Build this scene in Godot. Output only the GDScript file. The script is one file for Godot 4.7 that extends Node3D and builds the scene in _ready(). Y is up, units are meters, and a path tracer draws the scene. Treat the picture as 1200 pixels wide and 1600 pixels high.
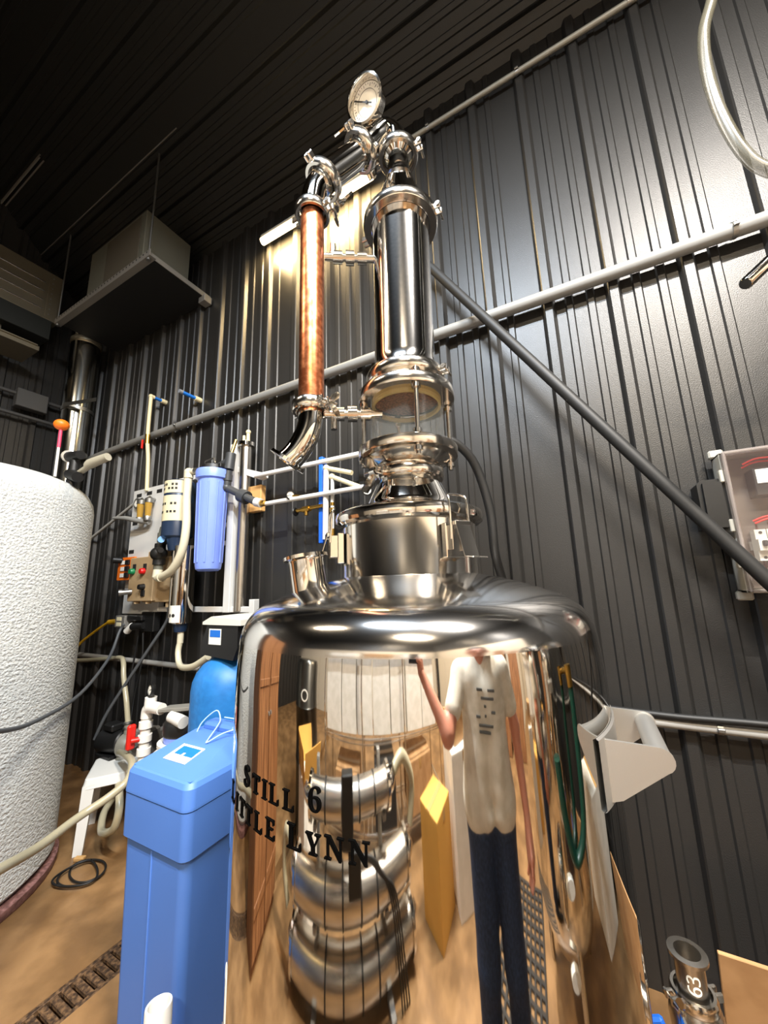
extends Node3D
# A distillery corner: a polished pot still in front of a black ribbed metal wall.

const WALL_Z := -2.05
const POT := Vector3(-0.4457, 0, -1.0057)

var mats := {}
var taken := {}


func _ready() -> void:
	setup_view()
	setup_lights()
	setup_materials()
	build_room()
	build_still()
	build_wall_pipes()
	build_water_treatment()
	build_left_side()
	build_overhead()
	build_right_side()
	build_behind()
	build_person()


func setup_view() -> void:
	var cam := Camera3D.new()
	cam.name = "camera"
	cam.fov = 108.3
	cam.near = 0.02
	cam.far = 60.0
	cam.transform = Transform3D(Basis(Vector3(0.88299, -0.03151, -0.46834), Vector3(0.11626, 0.98134, 0.15318), Vector3(0.45477, -0.18970, 0.87017)), Vector3(0, 1.6, 0))
	add_child(cam)
	cam.current = true
	var we := WorldEnvironment.new()
	we.name = "surroundings"
	var env := Environment.new()
	env.background_mode = Environment.BG_COLOR
	env.background_color = Color(0.0, 0.0, 0.0)
	env.tonemap_mode = Environment.TONE_MAPPER_LINEAR
	env.tonemap_exposure = 1.0
	env.sdfgi_enabled = true
	env.ssao_enabled = true
	env.ssil_enabled = true
	we.environment = env
	add_child(we)


# Strip lights: the warm one on the wall behind the still, and the cooler ones hung over the room behind the camera.
func setup_lights() -> void:
	strip_light(Vector3(-1.585, 4.60, -1.955), 1.10, 0.0, Color(1.0, 0.86, 0.62), 10.0, "warm white LED strip light on black wall behind the copper pipe", "wall", 9.0)
	strip_light(Vector3(1.35, 4.95, 0.25), 1.2, 0.0, Color(1.0, 0.97, 0.93), 52.0, "strip light hung nearest the black wall, over the electrical box", "hung", 14.0)
	strip_light(Vector3(-0.35, 4.95, 0.6), 1.2, 0.0, Color(0.90, 0.95, 1.0), 32.0, "cool white strip light hung behind the photographer, left of the pair", "hung", 14.0)
	strip_light(Vector3(-2.6, 4.95, 1.2), 1.2, 0.0, Color(1.0, 0.92, 0.80), 6.0, "strip light hung over the white insulated tank", "hung", 4.0)
	strip_light(Vector3(1.2, 4.95, 2.6), 1.2, 0.0, Color(1.0, 0.92, 0.80), 30.0, "strip light hung farthest back over the box shelves", "hung", 14.0)


func strip_light(at: Vector3, length: float, turn: float, tint: Color, power: float, label: String, how: String, glow: float) -> void:
	var t := thing("strip_light", label, "light", at, turn)
	var house := MB.new()
	var tube_y := -0.034
	if how == "wall":
		house.box(Vector3(0, 0.012, -0.02), Vector3(length + 0.02, 0.03, 0.075), 0.006)
	else:
		house.box(Vector3(0, 0.02, 0), Vector3(length + 0.02, 0.05, 0.09), 0.006)
	part(t, "housing", house, plain("light_housing", Color(0.55, 0.55, 0.53), 0.5))
	var lens := MB.new()
	lens.tube([Vector3(-length / 2, tube_y, 0), Vector3(length / 2, tube_y, 0)], 0.03, 14, 0)
	var lm := StandardMaterial3D.new()
	lm.albedo_color = Color(0.9, 0.9, 0.88)
	lm.emission_enabled = true
	lm.emission = tint
	lm.emission_energy_multiplier = glow
	part(t, "light_tube", lens, lm)
	if how != "wall":
		for s in [-1.0, 1.0]:
			var wire := MB.new()
			var top := roof_y(at.z) - at.y - 0.02
			wire.tube([Vector3(s * length * 0.4, 0.04, 0), Vector3(s * length * 0.4, top, 0)], 0.003, 6, 0)
			part(t, "hanger_wire", wire, plain("light_housing", Color(0.55, 0.55, 0.53), 0.5))
	var l := AreaLight3D.new()
	l.name = "lamp"
	l.area_size = Vector2(length, 0.05)
	l.light_color = tint
	l.light_energy = power
	l.area_normalize_energy = true
	l.shadow_enabled = true
	l.area_range = 14.0
	t.add_child(l)
	l.position = Vector3(0, tube_y - 0.034, 0.012 if how == "wall" else 0.0)
	l.rotation_degrees = Vector3(-90 + (58 if how == "wall" else 0), 0, 0)


func roof_y(z: float) -> float:
	return minf(6.90, 4.95 + 0.95 * (z + 2.05))


# ---------------------------------------------------------------- helpers
class MB:
	var v := PackedVector3Array()
	var n := PackedVector3Array()

	func tri(a: Vector3, b: Vector3, c: Vector3, na: Vector3, nb: Vector3, nc: Vector3) -> void:
		if (b - a).cross(c - a).dot(na + nb + nc) > 0.0:
			v.append(a); v.append(c); v.append(b)
			n.append(na); n.append(nc); n.append(nb)
		else:
			v.append(a); v.append(b); v.append(c)
			n.append(na); n.append(nb); n.append(nc)

	func quad(a: Vector3, b: Vector3, c: Vector3, d: Vector3, nn: Vector3) -> void:
		tri(a, b, c, nn, nn, nn)
		tri(a, c, d, nn, nn, nn)

	func face(a: Vector3, b: Vector3, c: Vector3, d: Vector3, away_from: Vector3) -> void:
		var nn := (b - a).cross(d - a)
		if nn.length() < 1e-12:
			nn = (c - b).cross(d - b)
		nn = nn.normalized()
		if nn.dot((a + b + c + d) / 4.0 - away_from) < 0.0:
			nn = -nn
		quad(a, b, c, d, nn)

	func box(c: Vector3, s: Vector3, bev := 0.003, basis := Basis()) -> void:
		var h := s / 2.0
		var e := minf(bev, minf(h.x, minf(h.y, h.z)) * 0.6)
		for ax in 3:
			for sg in [-1.0, 1.0]:
				var u := (ax + 1) % 3
				var w := (ax + 2) % 3
				var q := []
				for k in [[-1, -1], [1, -1], [1, 1], [-1, 1]]:
					var p := Vector3()
					p[ax] = sg * h[ax]
					p[u] = k[0] * (h[u] - e)
					p[w] = k[1] * (h[w] - e)
					q.append(c + basis * p)
				var nn := Vector3()
				nn[ax] = sg
				quad(q[0], q[1], q[2], q[3], basis * nn)
		if e <= 0.0:
			return
		for ax in 3:
			var u := (ax + 1) % 3
			var w := (ax + 2) % 3
			for su in [-1.0, 1.0]:
				for sw in [-1.0, 1.0]:
					var q := []
					for k in [[-1, 0], [1, 0], [1, 1], [-1, 1]]:
						var p := Vector3()
						p[ax] = k[0] * (h[ax] - e)
						p[u] = su * (h[u] if k[1] == 0 else h[u] - e)
						p[w] = sw * (h[w] - e if k[1] == 0 else h[w])
						q.append(c + basis * p)
					var nn := Vector3()
					nn[u] = su
					nn[w] = sw
					quad(q[0], q[1], q[2], q[3], basis * nn.normalized())
		for sx in [-1.0, 1.0]:
			for sy in [-1.0, 1.0]:
				for sz in [-1.0, 1.0]:
					var sg := Vector3(sx, sy, sz)
					var nn: Vector3 = basis * sg.normalized()
					tri(c + basis * (sg * Vector3(h.x, h.y - e, h.z - e)), c + basis * (sg * Vector3(h.x - e, h.y, h.z - e)), c + basis * (sg * Vector3(h.x - e, h.y - e, h.z)), nn, nn, nn)

	# profile: points (radius, height), outside going up, top going in, inside going down
	func lathe(profile: Array, segs := 40, xf := Transform3D(), from := 0.0, to := TAU, squash := 1.0) -> void:
		var m := profile.size()
		var sn := []
		for i in m - 1:
			var d: Vector2 = profile[i + 1] - profile[i]
			sn.append(Vector2(d.y, -d.x).normalized())
		for i in m - 1:
			var n0: Vector2 = sn[i]
			var n1: Vector2 = sn[i]
			if i > 0 and sn[i].dot(sn[i - 1]) > 0.75:
				n0 = (sn[i] + sn[i - 1]).normalized()
			if i < m - 2 and sn[i].dot(sn[i + 1]) > 0.75:
				n1 = (sn[i] + sn[i + 1]).normalized()
			var p0: Vector2 = profile[i]
			var p1: Vector2 = profile[i + 1]
			for k in segs:
				var a0 := from + (to - from) * k / segs
				var a1 := from + (to - from) * (k + 1) / segs
				var d0 := Vector3(sin(a0), 0, cos(a0))
				var d1 := Vector3(sin(a1), 0, cos(a1))
				var q00 := xf * (d0 * p0.x + Vector3(0, p0.y, 0))
				var q01 := xf * (d1 * p0.x + Vector3(0, p0.y, 0))
				var q10 := xf * (d0 * p1.x + Vector3(0, p1.y, 0))
				var q11 := xf * (d1 * p1.x + Vector3(0, p1.y, 0))
				var n00 := (xf.basis * (d0 * n0.x + Vector3(0, n0.y, 0))).normalized()
				var n01 := (xf.basis * (d1 * n0.x + Vector3(0, n0.y, 0))).normalized()
				var n10 := (xf.basis * (d0 * n1.x + Vector3(0, n1.y, 0))).normalized()
				var n11 := (xf.basis * (d1 * n1.x + Vector3(0, n1.y, 0))).normalized()
				if p0.x > 1e-6:
					tri(q00, q01, q11, n00, n01, n11)
				if p1.x > 1e-6:
					tri(q00, q11, q10, n00, n11, n10)

	func cyl(a: Vector3, b: Vector3, r0: float, r1 := -1.0, segs := 20, bev := 0.0) -> void:
		if r1 < 0.0:
			r1 = r0
		var h := a.distance_to(b)
		var xf := Transform3D(aim((b - a) / h), a)
		if bev > 0.0:
			lathe([Vector2(0, 0), Vector2(r0 - bev, 0), Vector2(r0, bev), Vector2(r1, h - bev), Vector2(r1 - bev, h), Vector2(0, h)], segs, xf)
		else:
			lathe([Vector2(0, 0), Vector2(r0, 0), Vector2(r1, h), Vector2(0, h)], segs, xf)

	static func aim(y: Vector3) -> Basis:
		var x := y.cross(Vector3(0, 0, 1))
		if x.length() < 0.05:
			x = y.cross(Vector3(1, 0, 0))
		x = x.normalized()
		return Basis(x, y, x.cross(y).normalized())

	func ball(c: Vector3, r: float, segs := 16, stretch := 1.0) -> void:
		var pr := []
		for i in 13:
			var t := -PI / 2 + PI * i / 12.0
			pr.append(Vector2(maxf(0.0, cos(t) * r), sin(t) * r * stretch))
		pr[0].x = 0.0
		pr[12].x = 0.0
		lathe(pr, segs, Transform3D(Basis(), c))

	# a round bar along points; sub > 0 smooths the path through the points
	func tube(pts: Array, r: Variant, segs := 10, sub := 6, caps := true) -> void:
		var path := []
		var rad := []
		var m := pts.size()
		var varied := r is Array
		if sub <= 0 or m < 3:
			for i in m:
				path.append(pts[i])
				rad.append(r[i] if varied else r)
		else:
			for i in m - 1:
				var p0: Vector3 = pts[maxi(i - 1, 0)]
				var p1: Vector3 = pts[i]
				var p2: Vector3 = pts[i + 1]
				var p3: Vector3 = pts[mini(i + 2, m - 1)]
				for k in sub:
					var t := float(k) / sub
					path.append(0.5 * ((2.0 * p1) + (p2 - p0) * t + (2.0 * p0 - 5.0 * p1 + 4.0 * p2 - p3) * t * t + (3.0 * p1 - p0 - 3.0 * p2 + p3) * t * t * t))
					rad.append(lerpf(r[i], r[i + 1], t) if varied else r)
			path.append(pts[m - 1])
			rad.append(r[m - 1] if varied else r)
		m = path.size()
		var rings := []
		var norms := []
		var side := Vector3()
		for i in m:
			var t: Vector3 = (path[mini(i + 1, m - 1)] - path[maxi(i - 1, 0)]).normalized()
			if i == 0:
				side = aim(t).x
			side = (side - t * side.dot(t)).normalized()
			var up := t.cross(side)
			var ring := []
			var nr := []
			for k in segs:
				var a := TAU * k / segs
				var d := side * cos(a) + up * sin(a)
				ring.append(path[i] + d * rad[i])
				nr.append(d)
			rings.append(ring)
			norms.append(nr)
			if caps and (i == 0 or i == m - 1):
				var nn := -t if i == 0 else t
				for k in segs:
					tri(path[i], ring[k], ring[(k + 1) % segs], nn, nn, nn)
		for i in m - 1:
			for k in segs:
				var l := (k + 1) % segs
				tri(rings[i][k], rings[i][l], rings[i + 1][l], norms[i][k], norms[i][l], norms[i + 1][l])
				tri(rings[i][k], rings[i + 1][l], rings[i + 1][k], norms[i][k], norms[i + 1][l], norms[i + 1][k])

	# polygon in the x-y plane of xf, from z = d0 to z = d1
	func prism(poly: Array, d0: float, d1: float, xf := Transform3D()) -> void:
		var pv := PackedVector2Array(poly)
		var idx := Geometry2D.triangulate_polygon(pv)
		for k in range(0, idx.size(), 3):
			for e in [[d0, -1.0], [d1, 1.0]]:
				var nn: Vector3 = xf.basis * Vector3(0, 0, e[1] * signf(d1 - d0))
				tri(xf * Vector3(pv[idx[k]].x, pv[idx[k]].y, e[0]), xf * Vector3(pv[idx[k + 1]].x, pv[idx[k + 1]].y, e[0]), xf * Vector3(pv[idx[k + 2]].x, pv[idx[k + 2]].y, e[0]), nn, nn, nn)
		var area := 0.0
		for k in pv.size():
			area += pv[k].cross(pv[(k + 1) % pv.size()])
		for k in pv.size():
			var a := pv[k]
			var b := pv[(k + 1) % pv.size()]
			var d := (b - a).normalized() * signf(area)
			var nn: Vector3 = xf.basis * Vector3(d.y, -d.x, 0)
			quad(xf * Vector3(a.x, a.y, d0), xf * Vector3(b.x, b.y, d0), xf * Vector3(b.x, b.y, d1), xf * Vector3(a.x, a.y, d1), nn)

	# add lettering; place maps (x, y, z) of the text into the world
	func letters(what: String, size: float, depth: float, bold: bool, place: Callable, serif := true) -> void:
		var tm := TextMesh.new()
		var sf := SystemFont.new()
		sf.font_names = PackedStringArray(["Droid Serif" if serif else "Droid Sans"])
		sf.font_weight = 700 if bold else 400
		tm.font = sf
		tm.text = what
		tm.font_size = 64
		tm.pixel_size = size / 64.0
		tm.depth = depth
		tm.curve_step = 2.0
		var arr := tm.get_mesh_arrays()
		var vs: PackedVector3Array = arr[Mesh.ARRAY_VERTEX]
		var ix: PackedInt32Array = arr[Mesh.ARRAY_INDEX]
		for k in range(0, ix.size(), 3):
			var a: Vector3 = place.call(vs[ix[k]])
			var b: Vector3 = place.call(vs[ix[k + 1]])
			var c: Vector3 = place.call(vs[ix[k + 2]])
			var nn := -(b - a).cross(c - a).normalized()
			v.append(a); v.append(b); v.append(c)
			n.append(nn); n.append(nn); n.append(nn)

	func mesh() -> ArrayMesh:
		var arr := []
		arr.resize(Mesh.ARRAY_MAX)
		arr[Mesh.ARRAY_VERTEX] = v
		arr[Mesh.ARRAY_NORMAL] = n
		var am := ArrayMesh.new()
		am.add_surface_from_arrays(Mesh.PRIMITIVE_TRIANGLES, arr)
		return am


func numbered(called: String) -> String:
	if not taken.has(called):
		taken[called] = 0
		return called
	taken[called] += 1
	return "%s_%03d" % [called, taken[called]]


func thing(called: String, label: String, category: String, at := Vector3(), turn := 0.0, group := "") -> Node3D:
	var o := Node3D.new()
	o.name = numbered(called)
	add_child(o)
	o.position = at
	o.rotation_degrees.y = turn
	tag(o, label, category, group)
	return o


func tag(o: Node3D, label: String, category: String, group := "") -> void:
	o.set_meta("label", label)
	o.set_meta("category", category)
	if group:
		o.set_meta("group", group)


func part(parent: Node, called: String, what: Variant, m: Material, label := "") -> MeshInstance3D:
	var o := MeshInstance3D.new()
	o.name = called
	o.mesh = what.mesh() if what is MB else what
	o.material_override = m
	o.cast_shadow = GeometryInstance3D.SHADOW_CASTING_SETTING_ON
	parent.add_child(o, true)
	if label:
		o.set_meta("label", label)
	return o


func solo(called: String, label: String, category: String, what: Variant, m: Material, at := Vector3(), turn := 0.0, group := "") -> MeshInstance3D:
	var o := MeshInstance3D.new()
	o.name = numbered(called)
	o.mesh = what.mesh() if what is MB else what
	o.material_override = m
	add_child(o)
	o.position = at
	o.rotation_degrees.y = turn
	tag(o, label, category, group)
	return o


func structure(called: String) -> Node3D:
	var o := Node3D.new()
	o.name = called
	o.set_meta("kind", "structure")
	add_child(o)
	return o


func plain(key: String, c: Color, rough := 0.6, metal := 0.0, spec := 0.5) -> StandardMaterial3D:
	if mats.has(key):
		return mats[key]
	var m := StandardMaterial3D.new()
	m.resource_name = key
	m.albedo_color = c
	m.roughness = rough
	m.metallic = metal
	m.metallic_specular = spec
	mats[key] = m
	return m


func noise_tex(freq: float, seed_n: int, c0: Color, c1: Color, size := 512, octaves := 4, as_normal := 0.0, lo := 0.25, hi := 0.75, kind := FastNoiseLite.TYPE_SIMPLEX_SMOOTH) -> NoiseTexture2D:
	var t := NoiseTexture2D.new()
	t.width = size
	t.height = size
	t.seamless = true
	var fn := FastNoiseLite.new()
	fn.seed = seed_n
	fn.frequency = freq
	fn.noise_type = kind
	fn.fractal_octaves = octaves
	t.noise = fn
	if as_normal > 0.0:
		t.as_normal_map = true
		t.bump_strength = as_normal
	else:
		var g := Gradient.new()
		g.offsets = PackedFloat32Array([lo, hi])
		g.colors = PackedColorArray([c0, c1])
		t.color_ramp = g
	return t


func grained(key: String, c0: Color, c1: Color, rough: float, scale: float, freq := 0.02, bump := 0.0, bump_freq := 0.05, metal := 0.0, seed_n := 1) -> StandardMaterial3D:
	if mats.has(key):
		return mats[key]
	var m := plain(key, Color.WHITE, rough, metal)
	m.albedo_texture = noise_tex(freq, seed_n, c0, c1)
	m.uv1_triplanar = true
	m.uv1_world_triplanar = true
	m.uv1_scale = Vector3.ONE * scale
	if bump > 0.0:
		m.normal_enabled = true
		m.normal_texture = noise_tex(bump_freq, seed_n + 7, Color.BLACK, Color.WHITE, 512, 4, bump)
	return m


func setup_materials() -> void:
	plain("mirror", Color(0.86, 0.85, 0.83), 0.035, 1.0)
	plain("polished", Color(0.86, 0.84, 0.81), 0.08, 1.0)
	plain("satin", Color(0.88, 0.86, 0.83), 0.15, 1.0)
	plain("brushed", Color(0.78, 0.76, 0.73), 0.27, 1.0)
	plain("zinc", Color(0.62, 0.62, 0.61), 0.42, 1.0)
	plain("dull_zinc", Color(0.56, 0.55, 0.53), 0.5, 0.55)
	plain("brass", Color(0.80, 0.64, 0.32), 0.28, 1.0)
	plain("black_plastic", Color(0.07, 0.07, 0.07), 0.45)
	plain("black_rubber", Color(0.045, 0.045, 0.045), 0.55)
	plain("white_plastic", Color(0.88, 0.87, 0.84), 0.4)
	plain("cream_plastic", Color(0.86, 0.82, 0.68), 0.45)
	plain("white_paint", Color(0.84, 0.84, 0.83), 0.4)
	plain("grey_pipe", Color(0.52, 0.52, 0.51), 0.55)
	plain("blue_plastic", Color(0.30, 0.47, 0.77), 0.48)
	plain("vinyl_black", Color(0.01, 0.01, 0.01), 0.7, 0.0, 0.15)
	plain("red", Color(0.78, 0.12, 0.08), 0.4)
	plain("orange", Color(0.93, 0.45, 0.08), 0.45)
	plain("paper", Color(0.92, 0.91, 0.87), 0.7)
	plain("print_blue", Color(0.07, 0.42, 0.80), 0.5)
	plain("dark_print", Color(0.12, 0.12, 0.12), 0.6)
	plain("tape_blue", Color(0.10, 0.40, 0.86), 0.55)
	plain("hose_dark", Color(0.11, 0.11, 0.108), 0.55)
	plain("hose_cream", Color(0.83, 0.80, 0.70), 0.35)
	var panel := plain("black_panel", Color(0.146, 0.143, 0.139), 0.38)
	panel.normal_enabled = true
	panel.normal_texture = noise_tex(0.12, 3, Color.BLACK, Color.WHITE, 512, 3, 1.6)
	panel.normal_scale = 0.35
	panel.uv1_triplanar = true
	panel.uv1_world_triplanar = true
	panel.uv1_scale = Vector3.ONE * 2.6
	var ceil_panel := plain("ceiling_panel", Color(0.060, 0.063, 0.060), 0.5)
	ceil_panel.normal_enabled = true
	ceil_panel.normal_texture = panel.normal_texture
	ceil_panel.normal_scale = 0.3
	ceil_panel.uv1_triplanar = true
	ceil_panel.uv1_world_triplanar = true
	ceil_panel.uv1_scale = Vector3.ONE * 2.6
	var copper := grained("copper", Color(0.80, 0.47, 0.30), Color(0.93, 0.62, 0.43), 0.30, 3.0, 0.02, 0.0, 0.05, 1.0, 5)
	copper.albedo_texture = noise_tex(0.02, 5, Color(0.66, 0.36, 0.22), Color(0.93, 0.62, 0.44), 512, 5)
	grained("concrete", Color(0.40, 0.295, 0.18), Color(0.545, 0.415, 0.27), 0.42, 0.5, 0.008, 0.3, 0.03, 0.0, 11)
	var con: StandardMaterial3D = mats["concrete"]
	con.albedo_texture = noise_tex(0.007, 11, Color(0.43, 0.32, 0.20), Color(0.555, 0.425, 0.28), 1024, 7)
	con.uv1_scale = Vector3.ONE * 0.45
	grained("foam", Color(0.70, 0.71, 0.70), Color(0.78, 0.785, 0.77), 0.75, 2.2, 0.03, 0.0, 0.05, 0.0, 21)
	var foam: StandardMaterial3D = mats["foam"]
	foam.normal_enabled = true
	foam.normal_texture = noise_tex(0.045, 28, Color.BLACK, Color.WHITE, 512, 3, 10.0)
	foam.normal_scale = 1.0
	grained("cardboard", Color(0.66, 0.50, 0.33), Color(0.74, 0.58, 0.40), 0.8, 1.2, 0.01, 0.0, 0.05, 0.0, 31)
	grained("white_card", Color(0.90, 0.88, 0.83), Color(0.95, 0.93, 0.89), 0.7, 1.2, 0.01, 0.0, 0.05, 0.0, 32)
	var wood := grained("wood", Color(0.40, 0.25, 0.14), Color(0.58, 0.40, 0.25), 0.5, 1.0, 0.012, 0.0, 0.05, 0.0, 41)
	wood.uv1_scale = Vector3(5.0, 0.35, 5.0)
	var glass := plain("clear_glass", Color(0.92, 0.95, 0.93, 0.035), 0.02)
	glass.transparency = BaseMaterial3D.TRANSPARENCY_ALPHA
	var cover := plain("clear_cover", Color(0.70, 0.62, 0.60, 0.08), 0.05)
	cover.transparency = BaseMaterial3D.TRANSPARENCY_ALPHA
	var milky := plain("milky_hose", Color(0.64, 0.61, 0.51), 0.28)
	milky.backlight_enabled = true
	milky.backlight = Color(0.2, 0.19, 0.15)
	var clear := plain("clear_hose", Color(0.36, 0.345, 0.29, 0.55), 0.26)
	clear.transparency = BaseMaterial3D.TRANSPARENCY_ALPHA
	grained("fibreglass_blue", Color(0.13, 0.43, 0.70), Color(0.16, 0.48, 0.76), 0.45, 1.5, 0.03, 0.0, 0.05, 0.0, 51)


# Direction round the pot: 0 faces the camera side, positive to the right of the picture.
func dir(theta: float) -> Vector3:
	var t := deg_to_rad(theta)
	return Vector3(0.4052, 0, 0.9142) * cos(t) + Vector3(0.9142, 0, -0.4052) * sin(t)


func facing(theta: float) -> Basis:
	var z := dir(theta)
	return Basis(Vector3.UP.cross(z).normalized(), Vector3.UP, z)


# ---------------------------------------------------------------- room
# One ribbed steel sheet, three large ribs and the small ones between; y along the rib, ribs stand out in +z.
func sheet(width: float, height: float, first: float, pitch := 0.305) -> MB:
	var mb := MB.new()
	var pts := [Vector2(0, 0)]
	var x := first
	while x < width - 0.02:
		for q in [[-0.036, 0.0], [-0.024, 0.026], [-0.018, 0.032], [0.018, 0.032], [0.024, 0.026], [0.036, 0.0]]:
			pts.append(Vector2(x + q[0], q[1]))
		for f in [0.335, 0.665]:
			var mx: float = x + pitch * f
			if mx < width - 0.03:
				for q in [[-0.021, 0.0], [-0.014, 0.008], [0.014, 0.008], [0.021, 0.0]]:
					pts.append(Vector2(mx + q[0], q[1]))
		x += pitch
	pts.append(Vector2(width, 0))
	for i in pts.size() - 1:
		var a: Vector2 = pts[i]
		var b: Vector2 = pts[i + 1]
		var d := (b - a).normalized()
		mb.quad(Vector3(a.x, 0, a.y), Vector3(b.x, 0, b.y), Vector3(b.x, height, b.y), Vector3(a.x, height, a.y), Vector3(-d.y, 0, d.x))
	return mb


func build_room() -> void:
	var steel: Material = mats["black_panel"]
	var back := plain("backing", Color(0.08, 0.08, 0.08), 0.8)
	var floor_s := structure("floor")
	var fb := MB.new()
	# the slab, left open where the drain channel runs
	fb.box(Vector3(-3.68, -0.1, 1.2), Vector3(3.14, 0.2, 6.7), 0.0)
	fb.box(Vector3(0.775, -0.1, 1.2), Vector3(5.45, 0.2, 6.7), 0.0)
	fb.box(Vector3(-2.03, -0.14, 1.2), Vector3(0.16, 0.12, 6.7), 0.0)
	part(floor_s, "slab", fb, mats["concrete"])

	var wb := structure("wall_back")
	var bb := MB.new()
	bb.box(Vector3(-0.875, 2.5, WALL_Z - 0.08), Vector3(8.75, 5.2, 0.15), 0.0)
	part(wb, "backing", bb, back)
	var sh := sheet(0.915, 4.95, 0.1).mesh()
	var x0 := 0.005 - 0.1 - 0.915 * 6
	for i in 10:
		var p := part(wb, "panel", sh, steel)
		p.position = Vector3(x0 + 0.915 * i, 0, WALL_Z)
	var wl := structure("wall_left")
	var lb := MB.new()
	lb.box(Vector3(-5.28, 3.6, 1.2), Vector3(0.15, 7.4, 6.7), 0.0)
	part(wl, "backing", lb, back)
	var sl := sheet(0.915, 6.9, 0.15).mesh()
	for i in 7:
		var p := part(wl, "panel", sl, steel)
		p.position = Vector3(-5.2, 0, 4.35 - 0.915 * i)
		p.rotation_degrees.y = 90
	var wr := structure("wall_right")
	var rb := MB.new()
	rb.box(Vector3(3.48, 3.6, 1.2), Vector3(0.15, 7.4, 6.7), 0.0)
	part(wr, "backing", rb, back)
	for i in 7:
		var p := part(wr, "panel", sl, steel)
		p.position = Vector3(3.4, 0, -2.05 + 0.915 * i)
		p.rotation_degrees.y = -90
	var wf := structure("wall_front")
	var ob := MB.new()
	ob.box(Vector3(-0.875, 3.6, 4.53), Vector3(8.75, 7.4, 0.15), 0.0)
	part(wf, "backing", ob, back)
	for i in 10:
		var p := part(wf, "panel", sl, steel)
		p.position = Vector3(3.4 - 0.915 * i, 0, 4.45)
		p.rotation_degrees.y = 180
	# pale liner boards on the lower part of the far wall
	var lin := MB.new()
	lin.box(Vector3(0, 1.45, 0), Vector3(0.602, 2.9, 0.02), 0.006)
	var lin_mesh := lin.mesh()
	var liner := plain("liner", Color(0.76, 0.72, 0.65), 0.5)
	for i in 14:
		var p := part(wf, "liner_board", lin_mesh, liner)
		p.position = Vector3(-4.88 + 0.612 * i, 0, 4.405)
	for i in 8:
		var p := part(wr, "liner_board", lin_mesh, liner)
		p.position = Vector3(3.355, 0, -0.45 + 0.612 * i)
		p.rotation_degrees.y = 90
	# ceiling: a steep slope up from the eave, then flat; ribs parallel to the wall
	var ce := structure("ceiling")
	var ang := atan(0.95)
	var up := Vector3(0, sin(ang), cos(ang))
	var dn := Vector3(0, -cos(ang), sin(ang))
	var cb := MB.new()
	cb.box(Vector3(-0.875, 4.95, WALL_Z) + up * 1.42 - dn * 0.09, Vector3(8.75, 0.15, 3.0), 0.0, Basis(Vector3.RIGHT, -ang))
	cb.box(Vector3(-0.875, 6.98, 2.25), Vector3(8.75, 0.15, 4.6), 0.0)
	part(ce, "backing", cb, back)
	var sc := sheet(0.95, 8.65, 0.16).mesh()
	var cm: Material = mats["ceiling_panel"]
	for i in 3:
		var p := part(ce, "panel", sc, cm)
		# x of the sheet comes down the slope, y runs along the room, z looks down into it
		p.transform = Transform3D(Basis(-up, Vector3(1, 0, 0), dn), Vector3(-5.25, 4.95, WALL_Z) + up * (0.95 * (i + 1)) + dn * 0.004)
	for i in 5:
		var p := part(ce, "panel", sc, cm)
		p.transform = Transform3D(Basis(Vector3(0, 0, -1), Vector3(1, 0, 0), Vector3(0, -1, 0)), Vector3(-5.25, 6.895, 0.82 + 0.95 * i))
	# floor drain: a grate set in the channel
	var dr := thing("drain_grate", "rusty slotted drain grate set in the brown floor beside the blue tank", "drain", Vector3(-2.03, 0, -0.9))
	var rust := grained("rusty_iron", Color(0.20, 0.14, 0.09), Color(0.45, 0.34, 0.23), 0.7, 2.5, 0.03, 2.0, 0.06, 0.3, 61)
	var rails := MB.new()
	for s in [-1.0, 1.0]:
		rails.box(Vector3(s * 0.070, -0.012, 0), Vector3(0.020, 0.024, 2.2), 0.002)
	part(dr, "frame", rails, rust)
	var bar := MB.new()
	bar.box(Vector3(), Vector3(0.126, 0.018, 0.0265), 0.003)
	var bar_mesh := bar.mesh()
	for i in 57:
		var b := part(dr, "bar", bar_mesh, rust)
		b.position = Vector3(0, -0.012, -1.08 + i * 0.0385)


# ---------------------------------------------------------------- the still
func arc(c: Vector2, r: float, a0: float, a1: float, steps: int) -> Array:
	var out := []
	for i in steps + 1:
		var a := deg_to_rad(lerpf(a0, a1, float(i) / steps))
		out.append(c + Vector2(cos(a), sin(a)) * r)
	return out


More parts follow.
